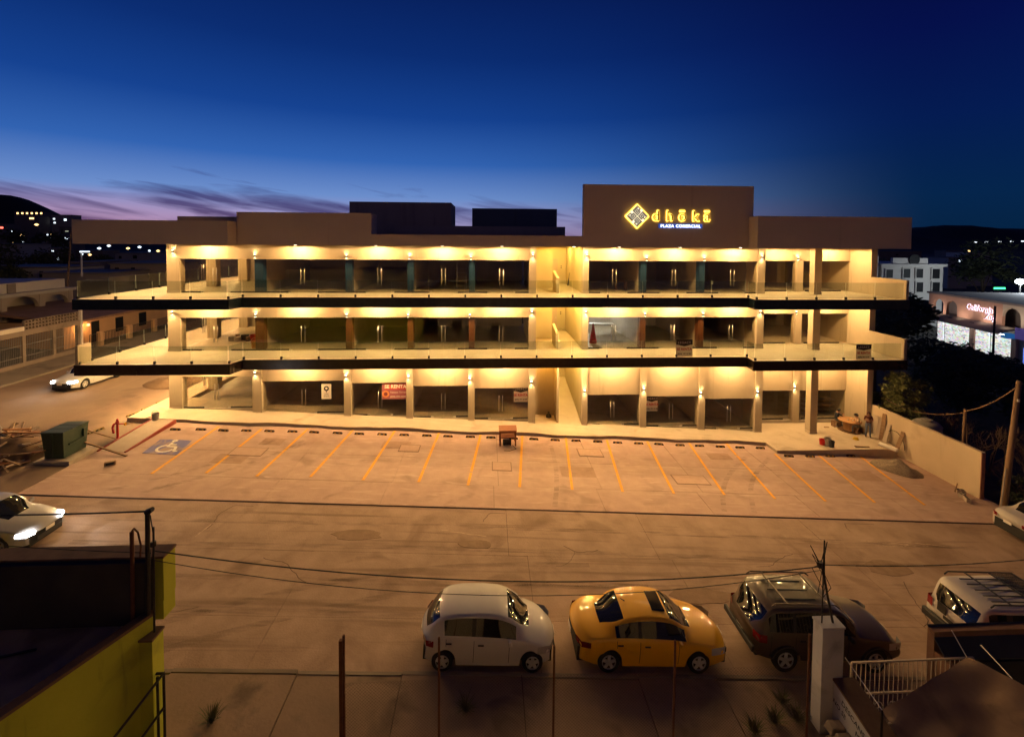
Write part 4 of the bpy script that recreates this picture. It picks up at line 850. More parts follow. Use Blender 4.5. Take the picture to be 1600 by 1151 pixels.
# ------------------------------------------------------------------ right terrace: people, reel table, tools
def spx(u, v, dz=.235): return onZ(u, v, -1.27 + dz - .235)
SKIN = mat('skin', (.36, .19, .12), rough=.6); HAIR = mat('dark_hair', (.02, .014, .01), rough=.7); JEANS = mat('blue_denim', (.10, .13, .20), (.14, .17, .25), scale=14, rough=.85); MAROON = mat('maroon_shirt', (.10, .02, .022), rough=.9); TAN = mat('tan_shirt', (.50, .34, .22), (.56, .40, .27), scale=8, rough=.9); NAVY = mat('dark_navy_shirt', (.018, .02, .028), rough=.9); SHOE = mat('dark_shoe', (.03, .022, .018), rough=.7); TROU = mat('grey_trousers', (.16, .15, .14), rough=.9)
def person(label, P, rz, J, shirt, trousers, hairc=HAIR, hat=None, longhair=False, s=1.0):
    names = ['pel', 'waist', 'chest', 'neck', 'head', 'crown', 'nose']; V = dict(J); edges = [('pel', 'waist'), ('waist', 'chest'), ('chest', 'neck'), ('neck', 'head'), ('head', 'crown'), ('head', 'nose')]
    rad = {'pel': .145, 'waist': .125, 'chest': .15, 'neck': .052, 'head': .098, 'crown': .07, 'nose': .022}
    for sd in 'LR':
        edges += [('chest', 'sh' + sd), ('sh' + sd, 'el' + sd), ('el' + sd, 'wr' + sd), ('wr' + sd, 'ha' + sd), ('pel', 'hi' + sd), ('hi' + sd, 'kn' + sd), ('kn' + sd, 'an' + sd), ('an' + sd, 'to' + sd)]
        rad.update({'sh' + sd: .062, 'el' + sd: .045, 'wr' + sd: .032, 'ha' + sd: .035, 'hi' + sd: .095, 'kn' + sd: .066, 'an' + sd: .046, 'to' + sd: .035})
        d = (V['ha' + sd] - V['wr' + sd]).normalized(); q = d.orthogonal().normalized(); b = d.cross(q)
        for k, (off, ln) in enumerate(((-.03, .07), (-.01, .085), (.01, .08), (.03, .065))):
            a = 'f%d%s' % (k, sd); V[a] = V['ha' + sd] + q * off + d * ln * .6; V[a + 'e'] = V[a] + d * ln * .4 + b * .02; edges += [('ha' + sd, a), (a, a + 'e')]; rad[a] = .009; rad[a + 'e'] = .008
        V['th' + sd] = V['wr' + sd] + q * .05 + d * .05; edges.append(('wr' + sd, 'th' + sd)); rad['th' + sd] = .010
    keys = list(V); me = bpy.data.meshes.new('body'); me.from_pydata([V[k] * s for k in keys], [(keys.index(a), keys.index(b)) for a, b in edges], [])
    ob = bpy.data.objects.new('body', me); col.objects.link(ob); sk = ob.modifiers.new('skin', 'SKIN'); sk.use_smooth_shade = True
    for k, v in zip(keys, me.skin_vertices[0].data): v.radius = (rad[k] * s, rad[k] * s); v.use_root = (k == 'pel')
    su = ob.modifiers.new('sub', 'SUBSURF'); su.levels = 1; su.render_levels = 1
    bpy.context.view_layer.update(); dg = bpy.context.evaluated_depsgraph_get(); m2 = bpy.data.meshes.new_from_object(ob.evaluated_get(dg)); bpy.data.objects.remove(ob)
    m2.materials.clear(); [m2.materials.append(x) for x in (SKIN, shirt, trousers, SHOE)]
    segs = [(V[a] * s, V[b] * s, a, b) for a, b in edges]
    def near(c):
        best = (9, '')
        for A, C, a, b in segs:
            d = C - A; t = max(0, min(1, (c - A).dot(d) / max(1e-9, d.dot(d)))); dist = (A + d * t - c).length
            if dist < best[0]: best = (dist, a if t < .5 else b, a, b, t)
        return best
    for f in m2.polygons:
        _, k, a, b, t = near(f.center); mi = 0; f.use_smooth = True
        if (a, b) in (('pel', 'waist'), ('waist', 'chest')) or a == 'chest' and b != 'neck' or (a == 'chest' and t < .45) or (a[:2] == 'sh' and t < .75): mi = 1
        if a == 'pel' and (b[:2] == 'hi' or t < .35) or a[:2] in ('hi', 'kn'): mi = 2
        if a[:2] == 'an': mi = 3
        f.material_index = mi
    root = thing('person', label, 'person', P, rz); bo = bpy.data.objects.new('body', m2); col.objects.link(bo); bo.parent = root
    hd = V['head'] * s; m = MB(); cu = (V['crown'] - V['head']).normalized(); fw = (V['nose'] - V['head']); fw = (fw - cu * fw.dot(cu)).normalized(); rt2 = fw.cross(cu); rows = []
    for j in range(7):
        ph = math.pi * .62 * j / 6
        for i in range(14):
            t = 2 * math.pi * i / 14; back = (1 - math.cos(t)) / 2; ph2 = ph * (.62 + .62 * back) if not (longhair and j > 3 and back > .3) else ph * 1.25
            rr = .118 * s; q = hd + cu * (.025 * s) + cu * math.cos(ph2) * rr * 1.12 + (fw * math.cos(t) + rt2 * math.sin(t)) * math.sin(ph2) * rr
            if longhair and j > 4 and back > .4: q = q - cu * .13 * s * (j - 4) * back
            rows.append(q)
    m.add(rows, [(j * 14 + i, j * 14 + (i + 1) % 14, (j + 1) * 14 + (i + 1) % 14, (j + 1) * 14 + i) for j in range(6) for i in range(14)]); hr = m.build('hair', hairc, root, smooth=True, world=False)
    for sd in (-1, 1):
        MB().lathe([(.001, -.012), (.011, 0), (.001, .012)], 8, hd + fw * .088 * s + rt2 * sd * .033 * s + cu * .012).build('eye', HAIR, root, world=False)
    MB().tube(hd + fw * .088 * s - cu * .048 * s - rt2 * .02 * s, hd + fw * .088 * s - cu * .048 * s + rt2 * .02 * s, .006).build('mouth', mat('lip', (.2, .07, .06), rough=.6), root, world=False)
    if hat: MB().lathe([(.17, .05), (.17, .06), (.115, .065), (.10, .15), (.05, .165)], 14, hd).build('hat', hat, root, world=False)
    return root
Vv = lambda *a: Vector(a)
stand = {'pel': Vv(0, 0, .92), 'waist': Vv(0, .01, 1.1), 'chest': Vv(0, 0, 1.32), 'neck': Vv(0, .01, 1.49), 'head': Vv(0, .03, 1.6), 'crown': Vv(0, .02, 1.69), 'nose': Vv(0, .14, 1.59)}
for sd, k in (('L', -1), ('R', 1)):
    stand.update({'sh' + sd: Vv(k * .18, 0, 1.41), 'el' + sd: Vv(k * .25, .06, 1.15), 'wr' + sd: Vv(k * .04, .24, 1.18 + .04 * k), 'ha' + sd: Vv(-k * .08, .24, 1.2 + .04 * k), 'hi' + sd: Vv(k * .10, 0, .88), 'kn' + sd: Vv(k * .11, .03, .48), 'an' + sd: Vv(k * .12, 0, .07), 'to' + sd: Vv(k * .14, .16, .035)})
sit = {'pel': Vv(0, 0, .52), 'waist': Vv(0, .03, .70), 'chest': Vv(0, .08, .92), 'neck': Vv(0, .12, 1.09), 'head': Vv(0, .17, 1.2), 'crown': Vv(0, .18, 1.29), 'nose': Vv(0, .28, 1.18)}
for sd, k in (('L', -1), ('R', 1)):
    sit.update({'sh' + sd: Vv(k * .18, .08, 1.01), 'el' + sd: Vv(k * .24, .22, .78), 'wr' + sd: Vv(k * .14, .42, .70), 'ha' + sd: Vv(k * .11, .49, .69), 'hi' + sd: Vv(k * .10, .02, .50), 'kn' + sd: Vv(k * .13, .42, .50), 'an' + sd: Vv(k * .13, .42, .07), 'to' + sd: Vv(k * .14, .58, .035)})
lean = {k: v.copy() for k, v in sit.items()}
for sd, k in (('L', -1), ('R', 1)): lean['el' + sd] = Vv(k * .26, .3, .86); lean['wr' + sd] = Vv(k * .10, .46, .93); lean['ha' + sd] = Vv(k * .02, .5, .95)
p = spx(1356, 682); person('person in maroon shirt and jeans standing with folded arms by the wall', p, math.radians(150), stand, MAROON, JEANS, mat('dark_red_hair', (.07, .02, .015), rough=.7), longhair=True)
STOOL = mat('stool_timber', (.24, .14, .08), rough=.8)
def crate(label, P):
    o = thing('seat_crate', label, 'crate', P); P = Vector(P)
    for k in range(3): bx('slat', STOOL, o, P.x - .22, P.x + .22, P.y - .2 + k * .14, P.y - .08 + k * .14, P.z + .37, P.z + .395)
    for k in (0, 1): bx('side', STOOL, o, P.x - .22 + .41 * k, P.x - .19 + .41 * k, P.y - .2, P.y + .2, P.z, P.z + .369)
p = spx(1341, 676); person('seated person in tan shirt and dark hat right of the reel table', p, math.radians(75), sit, TAN, TROU, hat=mat('dark_hat', (.03, .025, .02), rough=.8)); crate('low crate under the seated person in the tan shirt', (p.x, p.y, p.z))
p = spx(1306, 666); person('seated person in dark shirt leaning towards the reel table from the left', p, math.radians(-100), lean, NAVY, TROU); crate('low crate under the seated person in the dark shirt', (p.x, p.y, p.z))
p = spx(1327, 672); rl = thing('reel_table', 'wooden cable reel used as a table on the right terrace', 'table', p)
REEL = mat('reel_timber', (.42, .22, .085), (.50, .28, .12), scale=2.5, rough=.75, stretch=(4, 4, .5))
MB().lathe([(.70, .0), (.70, .06)], 26, p).build('bottom_disc', WOOD, rl); MB().lathe([(.36, .06), (.36, .70)], 20, p).build('drum', REEL, rl)
for k in range(7): 
    x0 = -.72 + k * .2057; x1 = x0 + .2; a0, a1 = math.sqrt(max(.01, .72 ** 2 - x0 ** 2)), math.sqrt(max(.01, .72 ** 2 - x1 ** 2)); MB().hexa([(p.x + x0, p.y - a0, p.z + .70), (p.x + x1, p.y - a1, p.z + .70), (p.x + x1, p.y + a1, p.z + .70), (p.x + x0, p.y + a0, p.z + .70), (p.x + x0, p.y - a0, p.z + .75), (p.x + x1, p.y - a1, p.z + .75), (p.x + x1, p.y + a1, p.z + .75), (p.x + x0, p.y + a0, p.z + .75)]).build('top_board', REEL, rl)
for i, (dx, dy) in enumerate(((-.2, -.1), (.15, .05), (.05, -.25))): tag(MB().lathe([(.03, 0), (.04, .1), (.036, .1), (.028, .01)], 10, (p.x + dx, p.y + dy, p.z + .752)).build('cup', WHT), 'small white cup on the reel table, %s' % ('left one', 'right one', 'front one')[i], 'cup')
for i, (u, v, m_, rr, hh, lb) in enumerate(((1285, 694, CRED, .2, .34, 'red bucket tipped beside grey pails on the right terrace'), (1293, 696, GREYP, .2, .5, 'tall grey pail between the red bucket and the dark pail'), (1299, 698, mat('dark_pail', (.05, .05, .05), rough=.7), .18, .4, 'dark pail nearest the terrace edge beside the grey pail'))):
    p = spx(u, v); pail('bucket', lb, (p.x, p.y, p.z), rr, hh, m_)
p = spx(1337, 686); hm = thing('hard_hat', 'yellow hard hat lying on the right terrace floor', 'helmet', p)
MB().lathe([(.20, 0), (.20, .015), (.155, .02), (.145, .09), (.09, .145), (.01, .16)], 16, p).build('shell', mat('yellow_helmet', (.62, .40, .02), rough=.4), hm, smooth=True); MB().box(p.x - .015, p.x + .015, p.y - .15, p.y + .15, p.z + .10, p.z + .165).build('ridge', mat('yellow_helmet', (.6, .4, .02)), hm)
tag(plank('floor_plank', spx(1336, 697, .27), spx(1358, 698, .27), .06, .03, WOOD), 'short plank lying near the front edge of the right terrace', 'plank')
tag(plank('floor_plank', spx(1288, 667, .26), spx(1295, 667, .26), .06, .02, WOOD), 'short plank on the terrace behind the buckets', 'plank')
for i, (u, v, hh) in enumerate(((1371, 684, 1.3), (1376, 687, 1.75), (1381, 691, 1.2), (1401, 702, 1.1))):
    p = spx(u, v); q = Vector((26.9, p.y + .1, p.z + hh)); tag(plank('leaning_board', (min(p.x, 26.6), p.y, p.z), q, .12, .02, [CONC, WOOD, CONC, WOOD][i]), 'board leaning on the boundary wall, %s from the building' % ORD[i], 'board', 'offcut boards leaning on the boundary wall')
pts = []
p = spx(1392, 696)
for k in range(15): t = math.pi * (k / 14); pts.append(Vector((26.75, p.y + .75 * math.cos(t), p.z + .02 + .95 * math.sin(t))))
tag(MB().path(pts, .02, 6).build('hoop_of_pipe', DARKM, smooth=True), 'bent pipe hoop leaning on the boundary wall among the boards', 'pipe')
p = spx(1387, 701); tag(MB().tube((p.x - .1, p.y + .5, p.z + .12), (p.x + .25, p.y - .45, p.z + .10), .13, n=14).build('pipe_roll', WHT), 'short pale pipe lying at the terrace corner by the wall', 'pipe')
# ------------------------------------------------------------------ things inside the shops
s = thing('work_light', 'white tube lamp standing in the lit middle floor shop right of the passage', 'lamp', (8.0, 37.5, Z2))
TUBE = emis('white_tube_light', (.85, .93, 1.0), 14)
MB().tube((8.0, 37.5, Z2 + 1.3), (8.0, 37.5, Z2 + 2.1), .05, n=8).build('tube', TUBE, s); MB().tube((8.0, 37.5, Z2 + .08), (8.0, 37.5, Z2 + 1.3), .02).build('stand', DARKM, s)
for k in range(3): t = k * 2.09; MB().tube((8.0, 37.5, Z2 + .3), (8.0 + .35 * math.cos(t), 37.5 + .35 * math.sin(t), Z2 + .01), .012).build('leg', DARKM, s)
point(s, (8.0, 37.3, Z2 + 2.3), 170, (.82, .90, 1.0), .15)
def cone_thing(name, label, cat, x, y, z, r, h, m):
    o = thing(name, label, cat, (x, y, z)); MB().lathe([(r, 0), (r * .8, h * .25), (r * .38, h * .75), (r * .25, h), (.01, h + .02)], 12, (x, y, z)).build('cloth', m, o, smooth=True)
    MB().tube((x, y, z), (x, y, z + h + .1), .02).build('post', DARKM, o)
cone_thing('draped_red_sheet', 'red sheet draped over a post in the lit middle floor shop', 'sheet', 7.65, 33.2, Z2, .28, 1.35, CRED)
def table(label, x, y, z, w, d, h, m):
    o = thing('work_bench', label, 'bench', (x, y, z)); bx('top', m, o, x - w / 2, x + w / 2, y - d / 2, y + d / 2, z + h, z + h + .04)
    for sx in (-1, 1):
        for sy_ in (-1, 1): bx('leg', m, o, x + sx * (w / 2 - .05) - .03, x + sx * (w / 2 - .05) + .03, y + sy_ * (d / 2 - .05) - .03, y + sy_ * (d / 2 - .05) + .03, z + .002, z + h)
table('pale work bench in the lit middle floor shop', 9.0, 36.2, Z2, 1.9, .7, .85, WHT); table('low wooden table in the top floor shop right of the passage', 9.7, 33.4, Z3, .8, .5, .62, WOOD2)
ld = thing('step_ladder', 'open step ladder inside a top floor shop left of the stair', 'ladder', (-1.9, 33.6, Z3))
for x in (-2.35, -1.65):
    MB().tube((x, 33.2, Z3 + .01), (x + .04, 33.65, Z3 + 2.0), .028).build('rail', STEEL, ld); MB().tube((x, 34.1, Z3 + .01), (x + .04, 33.67, Z3 + 1.98), .022).build('rail', STEEL, ld)
for k in range(6): bx('rung', STEEL, ld, -2.33, -1.63, 33.25 + k * .068, 33.33 + k * .068, Z3 + .3 + k * .3, Z3 + .325 + k * .3)
ORG = mat('orange_plastic', (.60, .22, .03), rough=.5)
pail('bucket', 'orange bucket inside the left corner shop on the middle floor', (-15.9, 32.0, Z2), .24, .48, ORG)
R_ = random.Random(3); jk = thing('tool_pile', 'pile of tools and sacks in the left corner shop, middle floor', 'tool pile', (-17.3, 34.6, Z2))
for k in range(14):
    x, y, z = -18.6 + k * .19, 34.4 + R_.uniform(-.4, .5), Z2 + .002; a, b, c = R_.uniform(.12, .3), R_.uniform(.1, .25), R_.uniform(.12, .5)
    bx('sack', [GREYP, WOOD, WHT, CRED, DARKM][k % 5], jk, x - a, x + a, y - b, y + b, z, z + c, bevel=.05)
table('folding work bench in the left corner shop, middle floor', -16.2, 34.8, Z2, .9, .5, .8, DARKM)
s = thing('display_shelf', 'grey metal display shelf behind the right wing ground floor glass', 'shelf', (25.1, 33.6, zb9))
for k in range(4): bx('shelf_board', STEEL, s, 23.9, 26.3, 33.3, 33.8, zb9 + .1 + k * .36, zb9 + .13 + k * .36)
for x in (23.9, 25.1, 26.27): bx('upright', STEEL, s, x, x + .03, 33.78, 33.81, zb9 + .002, zb9 + 1.6)
p = Vector((4.3, 32.2, zp + .22)); s = thing('rubbish_bag', 'dark rubbish bag on the landing left of the ground floor passage', 'bag', p)
MB().lathe([(.12, 0), (.2, .1), (.19, .24), (.1, .34), (.05, .38), (.09, .46)], 11, p).build('bag', DARKM, s, smooth=True); MB().lathe([(.055, .36), (.055, .40)], 9, p).build('tie', WHT, s)
s = thing('folded_umbrella', 'dark folded umbrella leaning in the top floor passage', 'umbrella', (6.25, 36.0, Z3)); MB().tube((6.2, 35.9, Z3 + .02), (6.36, 36.0, Z3 + 1.1), .015).build('shaft', DARKM, s); MB().tube((6.22, 35.91, Z3 + .1), (6.31, 35.97, Z3 + .75), .075, .02).build('canopy', DARKM, s)
# ================================================================== FOREGROUND
LIME = mat('lime_green_plaster', (.40, .42, .03), (.47, .49, .04), scale=.8, rough=.88, bump=.25, bscale=16, stain=((.29, .29, .03), .9, .58), streak=((.25, .25, .03), 1.2, .6, (3, 3, .25)))
ROOFC = mat('stained_roof_screed', (.40, .30, .16), (.50, .38, .21), scale=.9, rough=.9, bump=.4, bscale=8, stain=((.20, .15, .08), .7, .52)); CAPB = mat('brown_wall_cap', (.12, .065, .04), (.17, .10, .06), scale=3, rough=.9)
CREAMG = mat('pale_bounce_plaster', (.62, .58, .46), (.68, .63, .5), scale=.6, rough=.9)
gh = thing('green_house', 'lime green flat roofed house cut by the lower left corner', 'house', (-12, 7, g(-12)))
A1, A2, A3 = (-7.5, 10.5), (-8.75, 7.75), (-12.6, -.6)
MB().prism([A1, (-26, 10.5), (-26, -.6), A3, A2], -.6, 3.25).build('wall', LIME, gh)
MB().prism([(-7.72, 10.48), (-25.98, 10.48), (-25.98, -.58), (-12.8, -.58), (-8.95, 7.7)], 3.252, 3.30).build('roof', ROOFC, gh)
for a, b in ((A1, A2), (A2, A3)):
    d = Vector((b[0] - a[0], b[1] - a[1])).normalized(); n = Vector((d.y, -d.x)) * .2
    if n.x > 0: n = -n
    P = [a, b, (b[0] + n.x, b[1] + n.y), (a[0] + n.x, a[1] + n.y)]; w_ = MB().prism(P, 3.251, 3.52).build('side_parapet', LIME, gh)
    P2 = [(x + .01, y) for x, y in P[:2]] + [(x - .01, y) for x, y in P[2:]]; MB().prism(P2, 3.523, 3.59).build('wall_cap', CAPB, w_)
bx('front_parapet', LIME, gh, -26, -7.38, 10.62, 11.02, 3.75, 4.74); bx('wall_cap', CAPB, gh, -26, -7.36, 10.6, 11.04, 4.742, 4.79)
DARKPL = mat('near_black_plaster', (.03, .028, .026), (.05, .046, .04), scale=1, rough=.95)  # near-black colour of the parapet's inner face
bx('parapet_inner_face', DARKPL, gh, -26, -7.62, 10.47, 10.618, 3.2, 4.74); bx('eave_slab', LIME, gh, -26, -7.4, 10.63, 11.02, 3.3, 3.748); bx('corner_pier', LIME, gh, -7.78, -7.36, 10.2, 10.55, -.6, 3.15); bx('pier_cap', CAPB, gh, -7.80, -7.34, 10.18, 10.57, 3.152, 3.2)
bx('bounce_storey', CREAMG, gh, -26, -10.4, -4.5, 2.2, 3.31, 8.2)  # unseen storey added to bounce plaza light onto the roof
for k in range(3): bx('window', DARKM, gh, -24 + k * 4.6, -22.6 + k * 4.6, 2.203, 2.26, 4.6, 6.0)  # windows of the added storey
for i, (a, b) in enumerate((((-9.5, 9.9), (-14.5, 6.5)), ((-10.2, 9.6), (-18, 8.6)))):
    tag(MB().path([(a[0] + (b[0] - a[0]) * k / 8, a[1] + (b[1] - a[1]) * k / 8 + .25 * math.sin(k * 1.3 + i), 3.335) for k in range(9)], .025, 5).build('roof_pipe', BLACK, smooth=True), ['dark pipe slanting across the green house roof', 'dark cable lying along the green house roof under the parapet'][i], 'pipe')
RUST = mat('rusty_steel', (.11, .04, .022), (.17, .065, .03), scale=8, rough=.8, metal=.2)
mt = thing('service_mast', 'tall dark service mast with weather head at the green house corner', 'mast', (-7.6, 10.42, 3.2))
MB().tube((-7.6, 10.42, 3.2), (-7.55, 10.42, 5.95), .05, n=10).build('pole', DARKM, mt); MB().tube((-7.45, 10.4, 3.2), (-7.42, 10.4, 5.6), .022).build('conduit', DARKM, mt); MB().tube((-7.56, 10.42, 5.93), (-7.42, 10.38, 6.02), .07, .05, 10).build('weather_head', DARKM, mt); MB().lathe([(.06, 0), (.05, .1)], 8, (-7.4, 10.36, 5.2)).build('insulator', DARKM, mt)
MB().path([Vector((-7.45, 10.36, 5.9)), Vector((-7.35, 10.3, 5.4)), Vector((-7.42, 10.33, 4.7)), Vector((-7.38, 10.3, 4.1))], .01, 5).build('loose_wire', BLACK, mt)
mt2 = thing('vent_pipe', 'short rusty hooked pipe beside the service mast', 'pipe', (-7.92, 10.42, 3.3)); MB().tube((-7.92, 10.42, 3.3), (-7.9, 10.42, 5.5), .04).build('pole', RUST, mt2); MB().path([Vector((-7.9, 10.42, 5.5)), Vector((-7.84, 10.4, 5.58)), Vector((-7.74, 10.38, 5.5)), Vector((-7.68, 10.38, 5.2)), Vector((-7.70, 10.38, 4.95))], .018, 6).build('hook', RUST, mt2)
hr = thing('stair_handrail', 'dark steel handrail frame on the side of the green house', 'handrail', (-7.25, 9.6, g(-7)))
for P in (((-7.2, 10.3, 2.35), (-7.2, 10.3, g(-7))), ((-7.2, 10.3, 2.33), (-8.15, 7.4, 2.33 - 1.2)), ((-7.2, 10.3, 1.55), (-8.15, 7.4, .35)), ((-7.45, 10.3, 2.33), (-7.2, 10.3, 2.33)), ((-7.3, 10.25, 2.3), (-7.3, 10.25, g(-7)))): MB().tube(P[0], P[1], .028, n=8).build('bar', DARKM, hr)
# chain-link fence
cf = thing('chain_link_fence', 'rusty chain-link fence on thin posts along the near pavement', 'fence', (2.3, 10.8, g(2.3)))
posts = [onY(533, 992, 10.8), onY(686, 995, 10.8), onY(866, 1008, 10.8), onY(1055, 1000, 10.8), onY(1265, 990, 10.8)]
for i, p in enumerate(posts):
    if i == 0:
        MB().box(p.x - .05, p.x + .03, 10.77, 10.85, g(p.x) - .1, p.z - .12).build('post', RUST, cf); MB().tube((p.x + .06, 10.8, g(p.x)), (p.x + .06, 10.8, p.z), .03).build('post', RUST, cf)
    else: MB().tube((p.x, 10.8, g(p.x) - .1), (p.x, 10.8, p.z), .028, n=10).build('post', RUST, cf)
WIRE = mat('dull_wire', (.09, .06, .045), rough=.6, metal=.6); mw = MB(); zt0, zt1 = 1.55, 1.42; x0, x1 = posts[0].x + .06, posts[-1].x
def fz(x): return zt0 + (zt1 - zt0) * (x - x0) / (x1 - x0)
def wire(a, b, r=.0016):
    d = (b - a).normalized(); s1 = Vector((0, 1, 0)); s2 = d.cross(s1); mw.add([a + s1 * r, a - s1 * r * .5 + s2 * r, a - s1 * r * .5 - s2 * r, b + s1 * r, b - s1 * r * .5 + s2 * r, b - s1 * r * .5 - s2 * r], [(0, 1, 4, 3), (1, 2, 5, 4), (2, 0, 3, 5)])
hh = 2.2; st = .082; k = x0 - hh
while k < x1:
    for sgn in (1, -1):
        xa, xb = (k, k + hh) if sgn > 0 else (k + hh, k); pa, pb = Vector((xa, 10.8, -.75)), Vector((xb, 10.8, -.75 + hh)); t0, t1 = 0.0, 1.0
        for lo, hi in ((x0, x1),):
            dx = pb.x - pa.x; ta, tb = (lo - pa.x) / dx, (hi - pa.x) / dx; ta, tb = min(ta, tb), max(ta, tb); t0, t1 = max(t0, ta), min(t1, tb)
        if t1 - t0 > .02: wire(pa + (pb - pa) * t0, pa + (pb - pa) * t1)
    k += st
tag(mw.build('wire_mesh', WIRE, cf), kind='stuff')
# pillar, lettered side wall, gate, tarpaulin, dark panel
WPL = mat('grey_white_plaster', (.42, .42, .44), (.50, .50, .52), scale=1.2, rough=.9, bump=.25, bscale=16, stain=((.28, .27, .27), 1.1, .58)); STONE = mat('rough_stone', (.20, .16, .12), (.30, .24, .18), scale=3, rough=.95, bump=.8, bscale=9)
lw = thing('lettered_wall', 'whitewashed side wall with pillar and hand painted lettering at the lower right', 'wall', (9.2, 10.6, g(9)))
bx('pillar', WPL, lw, 8.72, 9.30, 11.2, 11.55, -1.2, 1.98); bx('pillar_cap', WPL, lw, 8.70, 9.32, 11.18, 11.57, 1.982, 2.03)
MB().hexa([(9.05, 8.2, -1.2), (9.32, 8.2, -1.2), (9.32, 11.195, -1.2), (9.05, 11.195, -1.2), (9.05, 8.2, .10), (9.32, 8.2, .10), (9.32, 11.195, .62), (9.05, 11.195, .62)]).build('wall_body', WPL, lw)
MB().hexa([(9.02, 8.18, .101), (9.62, 8.18, .101), (9.62, 11.19, .621), (9.02, 11.19, .621), (9.02, 8.18, .15), (9.62, 8.18, .15), (9.62, 11.19, .67), (9.02, 11.19, .67)]).build('coping', CAPB, lw)
for k in range(9):
    for j in range(4):
        y = 8.3 + k * .32 + (.16 if j % 2 else 0); z = g(8.5) - .02 + j * .2
        if y + .3 > 11.15: continue
        MB().hexa([(8.62 + .05 * random.random(), y, z), (9.045, y, z), (9.045, y + .29, z), (8.64, y + .29, z), (8.70, y + .02, z + .18), (9.045, y + .02, z + .18), (9.045, y + .27, z + .18), (8.70 + .04 * random.random(), y + .27, z + .18)]).build('stone', STONE, lw, bevel=.02, seg=1)
INK = mat('black_wall_lettering', (.03, .03, .035), rough=.8)
wd = Vector((0, -1, -.174)).normalized()
text('lettering', 'DESCANSARAS', .19, INK, lw, (9.046, 10.35, .16), right=wd, up=(0, -.174, 1), extrude=.002, sx=.9); text('lettering', 'MARTE', .19, INK, lw, (9.046, 10.2, -.10), right=wd, up=(0, -.174, 1), extrude=.002, sx=.9); text('lettering', 'NO SE', .17, INK, lw, (9.046, 10.98, .02), right=wd, up=(0, -.174, 1), extrude=.002, sx=.9)
gt = thing('barred_gate', 'white painted barred gate beside the lettered wall pillar', 'gate', (11.2, 11.3, g(11)))
GW = mat('cream_gate_paint', (.46, .38, .29), (.52, .43, .33), scale=6, rough=.6, stain=((.25, .15, .09), 6, .62)); gx0, gx1, gzt, gzb = 9.62, 13.0, .96, -.78
for a, b, z0, z1 in ((gx0, gx1, gzt - .02, gzt + .02), (gx0, gx1, .08, .12), (gx0, gx1, gzb, gzb + .04)): bx('rail', GW, gt, a, b, 11.28, 11.32, z0, z1)
for x in (gx0, gx1): bx('end_post', GW, gt, x - .025, x + .025, 11.275, 11.325, g(x) - .05, gzt - .021)
nb = 26
for k in range(1, nb): x = gx0 + (gx1 - gx0) * k / nb; bx('bar', GW, gt, x - .008, x + .008, 11.29, 11.306, gzb + .041, gzt - .021)
for c in (9.95, 10.35, 10.75):
    MB().path([Vector((c + .13 * math.cos(t) * (1 - t / 9), 11.272, -.22 + .13 * math.sin(t) * (1 - t / 9))) for t in [q * .5 for q in range(16)]], .012, 5).build('scroll', GW, gt)
TARP = mat('brown_tarpaulin', (.23, .145, .08), (.30, .195, .11), scale=1.2, rough=.8, bump=.5, bscale=5, stain=((.15, .095, .055), 1.0, .56))
tp = thing('tarpaulin_canopy', 'brown tarpaulin canopy slung on ropes in the lower right corner', 'canopy', (11.5, 9.6, g(11.5)))
cn_ = [Vector((9.25, 9.95, 1.1)), Vector((12.42, 10.95, 1.32)), Vector((13.4, 9.6, 1.35)), Vector((12.2, 7.6, 1.1)), Vector((9.0, 8.6, .95))]
mbt = MB(); n = 22; tv = []
def tpt(a, b):
    top = cn_[0].lerp(cn_[1], a); bot = cn_[4].lerp(cn_[3], a); right = cn_[1].lerp(cn_[2], min(1, b * 1.6)) if b < .62 else cn_[2].lerp(cn_[3], (b - .62) / .38); q = top.lerp(bot, b); lin = cn_[1].lerp(cn_[3], b); q += (right - lin) * a ** 2
    sag = -.30 * math.sin(math.pi * a) * math.sin(math.pi * b) + .06 * math.sin(a * 13 + b * 7) * math.sin(math.pi * b) + .05 * mnoise.noise(Vector((a * 6, b * 6, 0))); return q + Vector((0, 0, sag))
for th in (0, -.012):
    for j in range(n + 1):
        for i in range(n + 1): q = tpt(i / n, j / n); tv.append((q.x, q.y, q.z + th))
N2 = (n + 1) ** 2; ff = []
for o_ in (0, N2):
    for j in range(n):
        for i in range(n): a = o_ + j * (n + 1) + i; ff.append((a, a + 1, a + n + 2, a + n + 1))
mbt.add(tv, ff).build('sheet', TARP, tp, smooth=True)
for a, b in ((cn_[1], Vector((12.35, 11.3, 1.75))), (cn_[0], Vector((9.35, 11.2, 1.2))), (tpt(1, .3), Vector((13.2, 11.3, 1.3)))): MB().tube(a, b, .011, n=6).build('rope', WHT, tp)
for c in (cn_[0], cn_[1], cn_[2], cn_[4]): MB().tube((c.x, c.y, g(c.x)), (c.x, c.y, c.z), .025, n=8).build('pole', DARKM, tp)
dp_ = thing('lean_to_shed', 'dark blue sheet lean-to with brown side wall below the white SUV', 'shed', (14.5, 11.5, g(14.5)))
DBLUE = mat('dark_blue_sheet', (.010, .016, .028), (.016, .022, .034), scale=2, rough=.6); BRW = mat('brown_brick_wall', (.15, .075, .045), (.20, .10, .06), scale=3, rough=.9)
bx('front_wall', BRW, dp_, 12.35, 17, 11.75, 11.95, g(14) - .2, 1.30); MB().hexa([(12.35, 11.4, .80), (17, 11.4, .72), (17, 11.96, 1.28), (12.35, 11.96, 1.31), (12.35, 11.4, .84), (17, 11.4, .76), (17, 11.96, 1.32), (12.35, 11.96, 1.35)]).build('sheet_roof', DBLUE, dp_)
